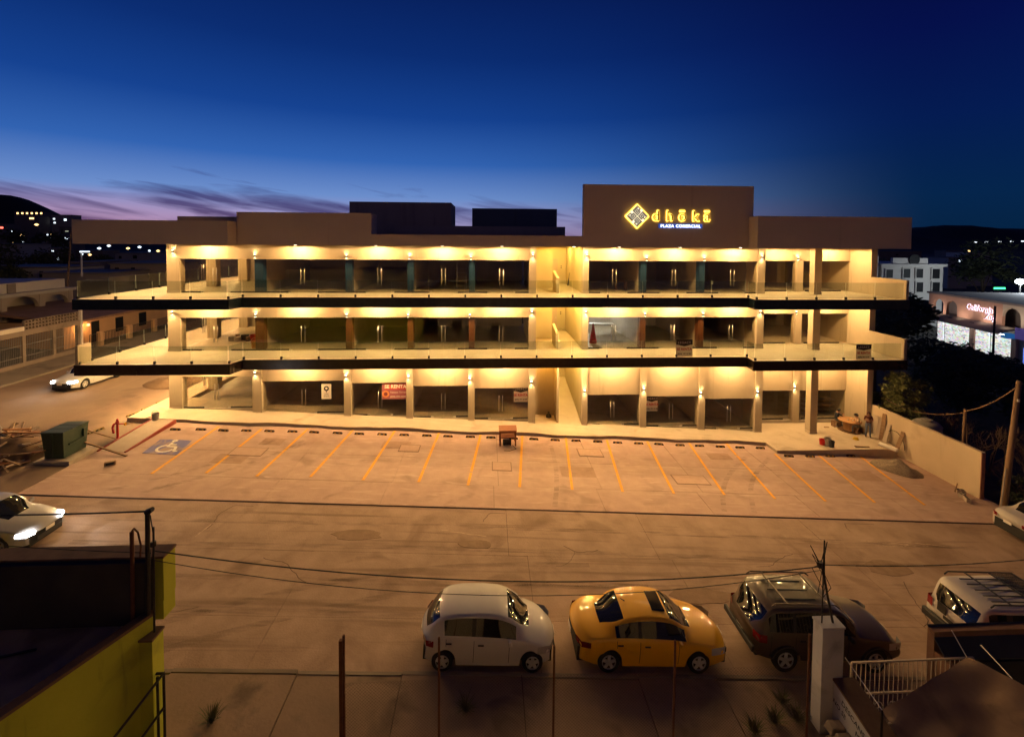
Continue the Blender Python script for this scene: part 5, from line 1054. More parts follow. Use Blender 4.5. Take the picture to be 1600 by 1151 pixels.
bx('side_wall', BRW, dp_, 12.36, 12.5, 11.1, 11.748, g(12) - .1, .78); MB().box(13.1, 17, 11.42, 11.5, g(14) - .1, .70).build('inner_wall', DBLUE, dp_)
# near weeds
LEAF = mat('dry_weed_leaf', (.07, .085, .03), (.13, .12, .045), scale=4, rough=.8)
def weed(label, x, y, r, h, n, seed, m=LEAF, base=None):
    rr = random.Random(seed); mb_ = MB(); z0 = g(x) + .02 if base is None else base
    for _ in range(n):
        a = rr.uniform(0, 6.28); l = rr.uniform(.5, 1) * h; lean_ = rr.uniform(.2, 1.0) * r; p0 = Vector((x + rr.uniform(-.1, .1) * r, y + rr.uniform(-.1, .1) * r, z0)); p2 = p0 + Vector((math.cos(a) * lean_, math.sin(a) * lean_, l)); p1 = p0.lerp(p2, .5) + Vector((0, 0, .15 * l)); w = Vector((-math.sin(a), math.cos(a), 0)) * rr.uniform(.005, .012)
        mb_.add([p0 - w * .5, p0 + w * .5, p1 + w, p1 - w, p2], [(0, 1, 2, 3), (3, 2, 4)])
    return tag(mb_.build('weed_clump', m), label, 'plant', 'weeds by the near fence')
for i, (u, v) in enumerate(((1222, 1098), (1210, 1128), (1180, 1145), (728, 1110), (330, 1128), (1245, 1125))):
    q = gpx(u, v, .1); weed(['tuft of weeds near the fence end post under the dark SUV', 'larger weed clump below the dark SUV rear wheel', 'low weed clump at the bottom edge left of the lettered wall', 'dark weed clump below the white hatchback behind the fence', 'dark weed clump beside the green house handrail', 'weed tuft at the foot of the lettered wall stones'][i], q.x, q.y, .42, .36, 110, 20 + i, base=q.z - .02)
# overhead cables
def cable(label, a, b, sag, r=.013, m=BLACK):
    a, b = Vector(a), Vector(b); pts = [a.lerp(b, k / 20) - Vector((0, 0, sag * 4 * (k / 20) * (1 - k / 20))) for k in range(21)]; return tag(MB().path(pts, r, 5).build('overhead_cable', m, smooth=True), label, 'cable')
mr = thing('service_mast', 'bent service mast with tangled wires on top of the white pillar', 'mast', (9.0, 11.35, 2.03))
MB().tube((9.1, 11.35, 2.03), (8.72, 11.35, 3.7), .03).build('pole', DARKM, mr); MB().tube((8.8, 11.35, 2.03), (8.80, 11.35, 4.25), .018).build('rod', DARKM, mr)
for q in range(5):
    rr = random.Random(q); MB().path([Vector((8.72, 11.35, 3.6)), Vector((8.6 + rr.uniform(-.25, .3), 11.35, 3.75 + rr.uniform(-.3, .5))), Vector((8.8 + rr.uniform(-.2, .3), 11.3, 3.2 + rr.uniform(-.4, .4))), Vector((8.8, 11.35, 2.7))], .008, 4).build('loose_wire', BLACK, mr)
MB().lathe([(.07, 0), (.07, .14)], 8, (8.68, 11.33, 3.55)).build('insulator', DARKM, mr)
cable('thick cable crossing the street picture from the green house mast to the white pillar mast', (-7.45, 10.42, 5.05), (8.72, 11.35, 3.55), .55, .014)
cable('second thin cable just under the thick one between the two masts', (-7.45, 10.4, 4.85), (8.72, 11.35, 3.45), .75, .008)
cable('cable running right from the white pillar mast over the dark SUV', (8.72, 11.35, 3.6), (19.0, 12.2, 3.3), .25, .012)
cable('cable running left from the top of the green house mast', (-7.5, 10.42, 5.95), (-26, 11.6, 6.3), .35, .018)
cable('thin cable running left below the mast top over the silver car', (-7.5, 10.42, 5.0), (-26, 13.0, 6.2), .5, .008)
pl = thing('utility_pole', 'tilted wooden utility pole by the boundary wall end at the right', 'pole', (25.91, 21.5, g(25.9)))
PW = mat('pole_timber', (.22, .13, .07), (.30, .19, .11), scale=3, rough=.85, stretch=(6, 6, .4)); MB().tube((25.91, 21.5, g(25.9) - .1), (26.5, 21.5, 5.2), .15, .11, 14).build('shaft', PW, pl, smooth=True); MB().tube((25.68, 21.42, g(25.7)), (25.92, 21.42, .8), .03).build('conduit', GREYP, pl); MB().lathe([(.05, 0), (.05, .12)], 8, (26.33, 21.36, 4.2)).build('insulator', WHT, pl)
po = thing('old_post', 'leaning grey wooden post among the bare shrubs behind the boundary wall', 'post', (28.64, 26, -2)); MB().tube((28.6, 26, -2.2), (28.7, 26, 2.1), .09, .08).build('shaft', PW, po); MB().tube((28.9, 26, -2.2), (28.86, 26, 1.2), .04).build('brace', PW, po)
cable('twisted cable from the utility pole to the old post', (26.45, 21.5, 4.95), (28.7, 26, 2.0), .25, .03, PW); cable('cable leaving the utility pole to the right', (26.5, 21.5, 5.0), (38, 19, 8.2), .4, .025); cable('sagging cable from the old post behind the boundary wall', (28.7, 26, 1.9), (27.7, 31, 1.3), .6, .025, PW)
tk = thing('water_tank', 'pale flat water tank with lid just behind the boundary wall', 'tank', (28.3, 28.0, -1.9)); TKM = mat('tank_plastic', (.30, .27, .22), rough=.7); MB().lathe([(.75, -1.9), (.80, .35), (.62, .55), (.28, .62)], 20, (28.3, 28.0, 0)).build('tank_body', TKM, tk, smooth=True); MB().lathe([(.30, .62), (.30, .72), (.1, .75)], 16, (28.3, 28.0, 0)).build('lid', TKM, tk)
# ================================================================== HOUSES ADDED BEHIND THE YARD TO BOUNCE LIGHT (unseen, below the frame)
def plain_house(label, x0, x1, y0, y1, zt, wall, face='+y', nwin=3, door=True):
    zb_ = min(g(x0), g(x1)) - .3; o = thing('bounce_house', label, 'house', ((x0 + x1) / 2, y1, zb_)); bx('wall', wall, o, x0, x1, y0, y1, zb_, zt); bx('roof_edge', CAPB, o, x0 - .15, x1 + .15, y0 - .15, y1 + .15, zt + .002, zt + .2)
    for k in range(nwin):
        c = x0 + (x1 - x0) * (k + .5) / nwin
        for z in ([g(c) + 1.0, g(c) + 4.0] if zt > 5 else [g(c) + 1.0]): f = bx('window', DARKM, o, c - .6, c + .6, y1 + .002, y1 + .05, z, z + 1.2); bx('pane', CGLASS, f, c - .53, c + .53, y1 + .051, y1 + .06, z + .07, z + 1.13)
    return o
CREAMH = mat('cream_house_plaster', (.66, .58, .48), (.72, .64, .53), scale=.5, rough=.9)
plain_house('unseen cream two storey house added behind the yard to bounce light', -6.4, 8.3, -4, 4.3, 6.4, CREAMH); plain_house('unseen cream single storey house added behind the tarpaulin to bounce light', 13.0, 24, -3, 6.0, 3.4, CREAMH)
# ================================================================== BACKGROUND, LEFT
HWALL = [mat('far_plaster_a', (.30, .25, .21), (.35, .29, .24), scale=.4, rough=.9), mat('far_plaster_b', (.38, .36, .33), (.44, .41, .37), scale=.4, rough=.9), mat('far_plaster_c', (.20, .17, .15), (.25, .21, .18), scale=.4, rough=.9), mat('far_plaster_d', (.50, .47, .43), (.56, .52, .47), scale=.4, rough=.9)]
WLIT = emis('lit_warm_window', (1.0, .58, .22), 2.6); WCOOL = emis('lit_cool_window', (.75, .88, 1.0), 2.0); WDARK = mat('dark_window', (.012, .013, .015), rough=.5, spec=.1)
fw = thing('barred_street_wall', 'long street wall with steel bars and a breeze block top left of the side street', 'wall', (-37.55, 38, g(-37.5)))
zf = g(-37.5); DW = mat('grimy_wall', (.20, .155, .12), (.26, .20, .155), scale=.8, rough=.9, stain=((.13, .10, .08), .6, .55))
bx('base_wall', DW, fw, -37.75, -37.5, 26, 44.0, zf - .3, zf + .45); bx('top_beam', DW, fw, -37.78, -37.47, 26, 44.0, 4.1, 4.5)
for y in (29, 32.5, 36, 38.9, 41.5, 43.9): bx('post', DW, fw, -37.74, -37.51, y - .12, y + .12, zf + .452, 4.098)
mbr = MB(); y = 26.1
while y < 43.9: mbr.box(-37.635, -37.61, y, y + .025, zf + .452, 4.098); y += .14
for z in (zf + .9, 3.3): mbr.box(-37.64, -37.605, 26, 43.9, z, z + .04)
tag(mbr.build('steel_bars', mat('grey_bar_paint', (.22, .20, .18), rough=.6), fw), kind='stuff')
for k in range(17):
    for j in range(3):
        y = 39.0 + k * .285; z = 4.505 + j * .27; m = MB(); a, b = -37.72, -37.52
        m.box(a, b, y, y + .28, z, z + .05); m.box(a, b, y, y + .28, z + .215, z + .265); m.box(a, b, y, y + .05, z + .0505, z + .2145); m.box(a, b, y + .23, y + .28, z + .0505, z + .2145); m.build('breeze_block', DW, fw)
bx('pale_cap', CREAMH, fw, -37.8, -37.45, 26, 38.9, 4.505, 4.85); bx('white_post', WHT, fw, -37.7, -37.5, 44.1, 44.3, zf, 5.4)
ah = thing('arched_house', 'flat roofed house with arched porch behind the barred street wall', 'house', (-50, 49, g(-48)))
bx('wall', HWALL[0], ah, -60, -48.2, 42, 55, .5, 6.3); bx('roof_slab', HWALL[1], ah, -60.5, -45.6, 41.5, 53.2, 6.302, 6.62); bx('roof_parapet', HWALL[3], ah, -60, -46.3, 42, 52.6, 6.63, 7.6); bx('dark_band', HWALL[2], ah, -46.28, -46.2, 46.5, 47.3, 6.64, 7.55)
for ya, yb in ((41.8, 42.2), (45.6, 46.1), (49.3, 49.9), (52.6, 53.1)): bx('porch_column', HWALL[0], ah, -46.4, -45.9, ya, yb, .8, 6.3)
for ya, yb in ((42.2, 45.6), (46.1, 49.3), (49.9, 52.6)):
    m = MB(); c, r = (ya + yb) / 2, (yb - ya) / 2; zc = 5.0
    for k in range(12):
        t0, t1 = math.pi * k / 12, math.pi * (k + 1) / 12; P = [(c + r * math.cos(t0), zc + r * .75 * math.sin(t0)), (c + r * math.cos(t1), zc + r * .75 * math.sin(t1))]
        m.hexa([(-46.35, P[1][0], P[1][1]), (-45.95, P[1][0], P[1][1]), (-45.95, P[0][0], P[0][1]), (-46.35, P[0][0], P[0][1]), (-46.35, P[1][0], 6.3), (-45.95, P[1][0], 6.3), (-45.95, P[0][0], 6.3), (-46.35, P[0][0], 6.3)])
    m.build('arch', HWALL[0], ah)
for y in (43.5, 48): f = bx('window', WDARK, ah, -48.19, -48.1, y, y + 1.2, 3.0, 4.6)
sh = thing('tiled_cottage', 'low tiled cottage with a warm lit doorway left of the middle balcony', 'house', (-41, 50, g(-40)))
TILE = mat('clay_tile', (.20, .11, .08), (.27, .16, .11), scale=1.2, rough=.9, streak=((.14, .08, .06), 3, .5, (.3, 4, 1))); OW = mat('ochre_plaster', (.42, .26, .14), (.48, .30, .17), scale=.7, rough=.9)
bx('wall', OW, sh, -47, -40.0, 45.2, 60, .8, 4.0); MB().hexa([(-47.4, 44.8, 4.9), (-38.9, 44.8, 3.95), (-38.9, 60.4, 3.95), (-47.4, 60.4, 4.9), (-47.4, 44.8, 5.15), (-38.9, 44.8, 4.15), (-38.9, 60.4, 4.15), (-47.4, 60.4, 5.15)]).build('roof', TILE, sh)
for y0, y1, z0, z1, m_ in ((48.2, 49.1, 1.5, 3.6, WDARK), (51.2, 52.2, 2.0, 3.5, WDARK), (54.5, 55.6, 2.0, 3.5, WDARK)): f = bx('window', m_, sh, -39.99, -39.94, y0, y1, z0, z1)
bx('door', WOOD, sh, -39.99, -39.93, 46.6, 47.4, 1.5, 3.6); lampb = bx('porch_lamp', WLIT, sh, -39.9, -39.75, 47.6, 47.75, 3.3, 3.5); point(sh, (-39.5, 46.9, 3.3), 130, (1, .45, .13), .1)
for k, y in enumerate((46.0, 49.6, 53.2, 56.8)): bx('gate_pier', OW, sh, -37.7, -37.35, y, y + .4, 1.2, 3.0)
mbr = MB(); y = 45.0
while y < 58: mbr.box(-37.56, -37.53, y, y + .03, 1.5, 2.9); y += .18
mbr.box(-37.57, -37.52, 45, 58, 2.86, 2.9); tag(mbr.build('front_railing', DARKM, sh), kind='stuff')
def farhouse(label, u0, u1, vt, Y, m, wins=(), group='houses of the town behind', depth=8, base=None):
    A, C = onY(u0, vt, Y), onY(u1, vt, Y); z0 = (g(A.x) - .5) if base is None else base; o = thing('town_house', label, 'house', ((A.x + C.x) / 2, Y, z0), group=group)
    bx('wall', m, o, A.x, C.x, Y, Y + depth, z0, A.z); bx('roof_edge', HWALL[2], o, A.x - .2, C.x + .2, Y - .2, Y + depth, A.z + .002, A.z + .25)
    for (wu0, wu1, wv0, wv1, wm) in wins:
        a, c = onY(wu0, wv0, Y), onY(wu1, wv1, Y); f = bx('window', wm, o, a.x, c.x, Y - .06, Y - .002, c.z, a.z)
    return o
farhouse('broad pale house with long blank wall above the arched porch house', -30, 95, 419, 74, HWALL[3], [(62, 68, 424, 433, WDARK)])
farhouse('low brown house right of the broad pale house', 66, 170, 428, 70, HWALL[0]); farhouse('dark flat house under the left roof wing', 110, 146, 411, 82, HWALL[2], [(119, 123, 414, 420, WDARK)]); farhouse('grey flat house right under the left roof wing', 172, 262, 413, 78, HWALL[0], [(180, 186, 418, 424, WDARK), (205, 211, 418, 424, WDARK)])
farhouse('white gabled far house with one bright lamp near the left column', 180, 236, 396, 130, HWALL[1], [(186, 190, 400, 404, WDARK), (208, 214, 399, 404, WDARK), (232, 235, 390.5, 393, WCOOL)]); farhouse('grey far house at the left edge below the hill', -20, 32, 382, 120, HWALL[1], [(4, 10, 388, 393, WDARK)])
farhouse('far dark house with cool lit windows at the left roof corner', 80, 111, 336, 330, HWALL[1], [(83, 86, 341, 343, WCOOL), (100, 104, 342, 345, WCOOL), (84, 87, 347, 349, WCOOL)], base=-2); farhouse('far long terrace with a row of warm lights on the hillside', 22, 66, 331, 340, HWALL[2], [(26 + k * 7.4, 29 + k * 7.4, 332, 334.5, WLIT) for k in range(6)], base=-2)
farhouse('far house with one warm window under the long lit terrace', 40, 60, 338, 320, HWALL[2], [(46, 53, 340, 342.5, WLIT)], base=-2); farhouse('far house with a red lit window at the left edge', -8, 12, 350, 300, HWALL[2], [(0, 5, 354.5, 357, emis('lit_red_window', (1, .12, .08), 3))], base=-2)
farhouse('far house with three pale windows in the middle of the dark slope', 68, 92, 362, 250, HWALL[2], [(73, 75.5, 366, 368, WCOOL), (79, 81, 366, 368, WLIT), (77, 79, 371, 373, WCOOL)], base=-2); farhouse('far house with faint window behind the thin leaning pole', 92, 112, 355, 260, HWALL[2], [(102, 107, 361, 365, emis('lit_pale_window', (.8, .85, .6), .8))], base=-2)
farhouse('far dark house on the slope with two small warm windows', 14, 44, 372, 210, HWALL[2], [(20, 22, 377, 379, WLIT), (35, 37, 377, 379, WCOOL)], base=-2); farhouse('far grey house with a white window near the dark trees', 48, 84, 388, 170, HWALL[2], [(55, 58, 393, 394.5, WCOOL), (80, 84, 391, 393, WCOOL)], base=-2)
farhouse('far dark house seen under the left roof edge with two cool lamps', 118, 160, 392, 180, HWALL[2], [(128, 130, 396, 398, WCOOL), (150, 152, 402, 404, WDARK)], base=-2); farhouse('far low house with red lamp beside the left column', 222, 262, 403, 150, HWALL[2], [(231, 234, 408, 410.5, emis('lit_red_window', (1, .12, .08), 3)), (244, 248, 407, 411, WLIT)], base=-2)
tag(MB().tube(onY(104, 470, 60), onY(111, 362, 60), .12, .08, 8).build('lamp_pole', PW), 'thin pale leaning pole at the left end of the roof wing', 'pole')
lpo = thing('street_lamp', 'white street lamp pole in the dark gap under the left roof wing', 'street lamp', onY(128, 432, 66)); MB().tube(onY(128, 432, 66), onY(127, 394, 66), .12, .09, 8).build('pole', WHT, lpo); a = onY(127, 394, 66); MB().box(a.x - .1, a.x + 1.0, a.y - .15, a.y + .15, a.z, a.z + .15).build('head', WCOOL, lpo)
def hillmesh(name, fn, xr, yr, nx, ny, m):
    vs = [(xr[0] + (xr[1] - xr[0]) * i / nx, yr[0] + (yr[1] - yr[0]) * j / ny) for j in range(ny + 1) for i in range(nx + 1)]; return structure(MB().add([(x, y, fn(x, y)) for x, y in vs], [(j * (nx + 1) + i, j * (nx + 1) + i + 1, (j + 1) * (nx + 1) + i + 1, (j + 1) * (nx + 1) + i) for j in range(ny) for i in range(nx)]).build(name, m, smooth=True))
HILLM = mat('dark_scrub_hill', (.022, .024, .020), (.036, .036, .028), scale=.05, rough=1, bump=.6, bscale=.2)
def hl(x, y): return -3 + 1.5 * mnoise.noise(Vector((x * .03, y * .03, 0))) + 17 * math.exp(-((x + 540) / 110) ** 2 - ((y - 520) / 90) ** 2) + 34 * math.exp(-((x + 505) / 52) ** 2 - ((y - 505) / 60) ** 2) + 22 * math.exp(-((x + 380) / 160) ** 2 - ((y - 470) / 110) ** 2)
hillmesh('hill', hl, (-900, -40), (200, 760), 90, 60, HILLM)
def hr_(x, y): e = math.exp(-((y - 960) / 190) ** 2); return -6 + e * (46 + 14 * math.exp(-((x - 985) / 70) ** 2) + 7 * math.exp(-((x - 1120) / 90) ** 2) + 5 * mnoise.noise(Vector((x * .012, y * .012, 2))) + 2 * mnoise.noise(Vector((x * .05, y * .05, 2)))) * min(1, max(0, (x + 200) / 900))
hillmesh('distant_hills', hr_, (-200, 2100), (520, 1400), 120, 40, HILLM)
# ================================================================== BACKGROUND, RIGHT
wb_ = thing('white_mansion', 'white two storey building with framed windows and scrolled roofline right of the plaza', 'building', onY(1425, 455, 80)); MW = mat('mansion_white', (.66, .64, .58), (.72, .69, .62), scale=.4, rough=.9)
a, b = onY(1378, 416, 80), onY(1474, 416, 80); bx('wall', MW, wb_, a.x, b.x, 80, 92, -4, a.z); bx('cornice', MW, wb_, a.x - .4, b.x + .4, 79.6, 92, a.z + .002, a.z + .45)
c0, c1 = onY(1396, 403, 80), onY(1451, 403, 80); bx('roof_pediment', MW, wb_, c0.x, c1.x, 80.1, 80.6, a.z + .452, c0.z); MB().lathe([(1.0, -.1), (1.0, .1)], 20, ((c0.x + c1.x) / 2 + .6, 79.99, c0.z - .3), axis='y').build('roof_dish', WDARK, wb_); bx('side_tower', MW, wb_, onY(1368, 400, 80).x, a.x - .5, 80.2, 86, -4, onY(1370, 400, 80).z)
for (u0, u1, v0, v1) in ((1385, 1394, 421, 434), (1412, 1421, 420, 434), (1432, 1441, 420, 434), (1457, 1467, 420, 435), (1432, 1441, 441, 456), (1457, 1467, 441, 456)):
    p0, p1 = onY(u0, v0, 79.9), onY(u1, v1, 79.9); f = bx('window', MW, wb_, p0.x - .22, p1.x + .22, 79.82, 79.997, p1.z - .2, p0.z + .2); bx('pane', WDARK, f, p0.x, p1.x, 79.76, 79.819, p1.z, p0.z)
P1, P2 = onZ(1452, 456, 4.4), onZ(1660, 486, 4.4); dv = Vector((P2.x - P1.x, P2.y - P1.y, 0)); LN = dv.length; dv.normalize(); ang = math.atan2(dv.y, dv.x)
ml = thing('arcade_shops', 'strip of lit shops under a peach arcade at the right edge', 'building', (P1.x, P1.y, 0), ang)
PEACH = mat('peach_arcade_wall', (.46, .26, .17), (.52, .31, .21), scale=.6, rough=.9); CREAMW = mat('cream_arcade_wall', (.45, .38, .27), (.50, .42, .30), scale=.6, rough=.9); TIN = mat('dull_canopy', (.28, .24, .18), rough=.8)
zg0 = -3.7
def M(name, m, *a, par=ml, **k): return MB().box(*a).build(name, m, par, world=False, **k)
M('rear_block', HWALL[2], 0, LN, 2.5, 16, zg0, 4.2); M('roof', HWALL[2], -.3, LN, -.15, 16, 4.21, 4.5); M('upper_floor', HWALL[2], -.2, LN, .3, 2.5, .9, 1.2)
ar = [(1.0, 3.0), (3.6, 5.6), (13.0, 15.6), (16.2, 18.8), (19.6, 22.2)]
edges_ = [0.0] + [v for q in ar for v in q] + [LN]
for k in range(0, len(edges_), 2): M('arcade_pier', PEACH if edges_[k] < 13 else CREAMW, edges_[k], edges_[k + 1], 0, .35, 1.2, 4.2)
for (x0, x1) in ar:
    m = MB(); c, r = (x0 + x1) / 2, (x1 - x0) / 2
    for k in range(10):
        t0, t1 = math.pi * k / 10, math.pi * (k + 1) / 10; xa, za, xb, zb2 = c + r * math.cos(t1), 2.6 + r * .95 * math.sin(t1), c + r * math.cos(t0), 2.6 + r * .95 * math.sin(t0); m.hexa([(xa, .01, za), (xb, .01, zb2), (xb, .34, zb2), (xa, .34, za), (xa, .01, 4.19), (xb, .01, 4.19), (xb, .34, 4.19), (xa, .34, 4.19)])
    m.build('arch', PEACH if x0 < 13 else CREAMW, ml, world=False)
MB().hexa([(1.5, -2.2, .55), (15.2, -2.2, .55), (15.2, 0, 1.25), (1.5, 0, 1.25), (1.5, -2.2, .65), (15.2, -2.2, .65), (15.2, 0, 1.35), (1.5, 0, 1.35)]).build('canopy', TIN, ml, world=False)
SHELF = bpy.data.materials.new('lit_shop_interior'); SHELF.use_nodes = True; st_ = SHELF.node_tree; b_ = st_.nodes['Principled BSDF']
gco = N(st_, 'ShaderNodeNewGeometry'); vo = N(st_, 'ShaderNodeTexVoronoi'); vo.inputs['Scale'].default_value = 3.2; mpp = N(st_, 'ShaderNodeMapping'); mpp.inputs['Scale'].default_value = (1, 1, 2.4); st_.links.new(gco.outputs['Position'], mpp.inputs[0]); st_.links.new(mpp.outputs[0], vo.inputs[0])
hs = N(st_, 'ShaderNodeHueSaturation'); hs.inputs['Saturation'].default_value = .45; hs.inputs['Value'].default_value = 1.2; st_.links.new(vo.outputs['Color'], hs.inputs['Color']); mx = N(st_, 'ShaderNodeMix', data_type='RGBA'); mx.inputs[0].default_value = .22; mx.inputs[7].default_value = (.75, .85, 1, 1); st_.links.new(hs.outputs[0], mx.inputs[6]); st_.links.new(mx.outputs[2], b_.inputs['Emission Color']); st_.links.new(mx.outputs[2], b_.inputs['Base Color']); b_.inputs['Emission Strength'].default_value = .85
for (x0, x1) in ((1.9, 3.2), (3.35, 8.0), (8.9, 11.2), (11.35, 14.4)):
    w_ = M('shop_window', STEEL, x0, x1, .11, .20, -2.9, .5); M('pane', SHOPG, x0 + .06, x1 - .06, .0, .015, -2.85, .45, par=w_)
    M('lit_interior', SHELF, x0 + .03, x1 - .03, .05, .109, -2.87, .47, par=w_)
M('shop_wall', CREAMW, 1.5, 24, .201, .35, zg0, 1.19); M('pier', PEACH, 8.05, 8.85, -.1, .2, zg0, .54); M('pier', PEACH, 14.5, 15.2, -.1, .2, zg0, .54)
for k in range(10): M('light_tube', TUBE, 2.2 + k * 1.3, 3.2 + k * 1.3, -1.2, -1.12, .45, .5)
PURPL = mat('purple_sign_board', (.10, .07, .24), emit=(.10, .07, .26), es=.35); WS_ = emis('white_sign_letters', (.9, .9, 1.0), 1.5)
for x in (2.6, 7.0, 10.8, 14.2, 17.5, 21.0):
    M('added_wall_light', DARKM, x - .3, x + .3, -1.9, -1.84, 1.3 if x < 15 else 1.6, 1.36 if x < 15 else 1.66); spot(ml, (x, -1.8, 1.45 if x < 15 else 1.7), (0, 1, .75), 170, 130, .8, .1, (1, .78, .66), local=True)  # added lights standing in for sign and street light on the arcade wall
bo = M('purple_sign', PURPL, 15.3, 23.8, -.35, -.2, .1, 1.5); M('blue_side_sign', mat('blue_sign_board', (.02, .12, .34), emit=(.02, .14, .4), es=.4), 14.4, 15.28, -1.2, -.25, .05, .65)
def mtext(nm, sx_, size, m, x, y, z, **k):
    o = text(nm, sx_, size, m, None, (x, y, z), **k); o.parent = ml; return o
mtext('sign_lettering', 'telcel', 1.05, WS_, 19.0, -.37, .42, extrude=.02, shear=.2)
mtext('sign_glow', 'California', 1.12, emis('pink_white_sign', (1.0, .72, .85), 2.2), 9.4, -.05, 2.75, extrude=.02, shear=.15, offset=.035); mtext('sign_lettering', 'California', 1.12, mat('sign_plum', (.06, .015, .03), rough=.5), 9.4, -.10, 2.75, extrude=.02, shear=.15)
mtext('sign_glow', 'Zap', 1.12, emis('pink_white_sign', (1, .72, .85), 2.2), 11.2, -.05, 1.85, extrude=.02, shear=.15, offset=.035); mtext('sign_lettering', 'Zap', 1.12, mat('sign_plum', (.06, .015, .03)), 11.2, -.10, 1.85, extrude=.02, shear=.15)
for x in (16.0, 19.5): w_ = M('shop_window', STEEL, x, x + 3.2, .11, .2, -3.0, -.2); M('lit_interior', mat('blue_lit_interior', (.1, .15, .5), emit=(.12, .2, .8), es=.9), x + .05, x + 1.6, 0.05, .109, -2.9, -.9, par=w_); M('lit_interior', SHELF, x + 1.7, x + 3.1, 0.05, .109, -2.9, -.3, par=w_)
q = onY(1553, 522, 52); lp_ = thing('lamp_post', 'thin black lamp post in front of the lit arcade shops', 'post', (q.x, 52, g(48) - .2)); MB().tube((q.x, 52, g(48) - .2), (q.x, 52, onY(1553, 478, 52).z), .13, .1, 10).build('pole', BLACK, lp_)
lp2 = thing('street_lamp', 'glaring white street lamp at the right edge above the shops', 'street lamp', onY(1594, 470, 70)); p = onY(1594, 440, 70); MB().tube((p.x, 70, -4), (p.x, 70, p.z), .12).build('pole', DARKM, lp2); MB().lathe([(.1, -.45), (.5, -.25), (.6, 0), (.45, .3), (.05, .45)], 14, p).build('lamp_globe', emis('white_street_light', (.85, .95, 1), 14), lp2, smooth=True); point(lp2, p - Vector((0, 1.2, 0)), 2600, (.8, .9, 1), .5)
gs = thing('green_sign', 'small green neon sign above the arcade roof', 'sign', onY(1562, 453, 80)); a, b = onY(1553, 449, 80), onY(1570, 451.5, 80); bx('neon_tube', emis('green_neon', (.05, 1, .3), 3), gs, a.x, b.x, 79.9, 80, b.z, a.z); bx('neon_frame', DARKM, gs, a.x - .2, b.x + .2, 80.001, 80.1, b.z - .2, a.z + .2); MB().tube(((a.x + b.x) / 2, 80.2, -4), ((a.x + b.x) / 2, 80.2, b.z), .1).build('support', DARKM, gs)
farhouse('long pale far building with a lamp right of the white mansion', 1512, 1552, 395, 160, HWALL[3], [(1500, 1503, 407, 409, WCOOL)], base=-5); farhouse('low far pale shed beside the long pale building', 1482, 1512, 403, 150, HWALL[1], [(1498, 1502, 406, 409, WCOOL)], base=-5)
farhouse('far house with two lamps below the right hills', 1478, 1506, 392, 300, HWALL[2], [(1481, 1484, 396, 399, WCOOL), (1500, 1503, 397, 399, WCOOL), (1512, 1516, 391, 393, WLIT)], base=-6)
farhouse('dark far house under the right roof corner', 1374, 1440, 393, 190, HWALL[2], [(1400, 1403, 397, 399, WDARK)], base=-6)
for i, u in enumerate((1525, 1541, 1562, 1581, 1598)):
    p = onY(u, 378.5 - i * .4, 700); o = thing('distant_lamp', 'faint distant lamp on the right hillside, %s from the left' % ORD[i], 'lamp', p, group='faint lamps on the right hillside'); MB().box(p.x - 1.6, p.x + 1.6, 699, 701, p.z - .7, p.z + .7).build('lamp_head', emis('far_white_lamp', (.85, .92, 1), 1.6), o); MB().tube((p.x, 701.2, p.z - 14), (p.x, 701.2, p.z), .4).build('pole', DARKM, o)
# ------------------------------------------------------------------ vegetation
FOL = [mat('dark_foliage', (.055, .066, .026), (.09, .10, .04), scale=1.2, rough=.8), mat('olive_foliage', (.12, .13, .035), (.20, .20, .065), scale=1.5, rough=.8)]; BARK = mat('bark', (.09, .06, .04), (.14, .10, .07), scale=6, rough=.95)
def tree(label, x, y, z0, h, r, n, seed, m=0, leaf=.22, trunk=.45, name='tree', group=None, squash=.8):
    rr = random.Random(seed); o = thing(name, label, 'tree' if h > 3.2 else 'shrub', (x, y, z0), group=group); zc = z0 + h * (trunk + (1 - trunk) * .5); rz_ = h * (1 - trunk) * .5
    cl = []
    for _ in range(max(8, n // 90)):
        while True:
            v = Vector((rr.uniform(-1, 1), rr.uniform(-1, 1), rr.uniform(-1, 1)))
            if .25 < v.length < 1: break
        cl.append((Vector((x + v.x * r * .85, y + v.y * r * .85, zc + v.z * rz_ * .9)), rr.uniform(.22, .45) * r))
    mb_ = MB()
    for _ in range(n):
        c, cr = cl[rr.randrange(len(cl))]; v = Vector((rr.gauss(0, 1), rr.gauss(0, 1), rr.gauss(0, 1))).normalized() * cr * rr.uniform(.4, 1.05); p = c + Vector((v.x, v.y, v.z * squash)); a = Vector((rr.uniform(-1, 1), rr.uniform(-1, 1), rr.uniform(-.5, .9))).normalized(); b = a.orthogonal().normalized(); l = leaf * rr.uniform(.6, 1.3)
        mb_.add([p - a * l, p + b * l * .35, p + a * l, p - b * l * .35], [(0, 1, 2, 3)])
    mb_.build('crown', FOL[m], o); mt_ = MB(); top = Vector((x, y, z0 + h * (trunk + .15))); mt_.tube((x, y, z0 - .3), top, max(.06, h * .022), max(.03, h * .012), 8)
    for c, cr in cl[:8]: mt_.tube((x, y, z0 + h * trunk * rr.uniform(.7, 1)), c, max(.025, h * .009), .012, 5)
    mt_.build('trunk', BARK, o); return o
zr_ = g(30) - .1
tree('bushy lit shrub with pale leaves just behind the boundary wall', 28.85, 30.1, zr_, 5.6, 1.55, 4600, 11, 1, .13, .12, 'shrub'); tree('small lit shrub left of the bushy one at the plaza corner', 28.3, 31.9, zr_, 4.2, .9, 1500, 12, 1, .12, .15, 'shrub')
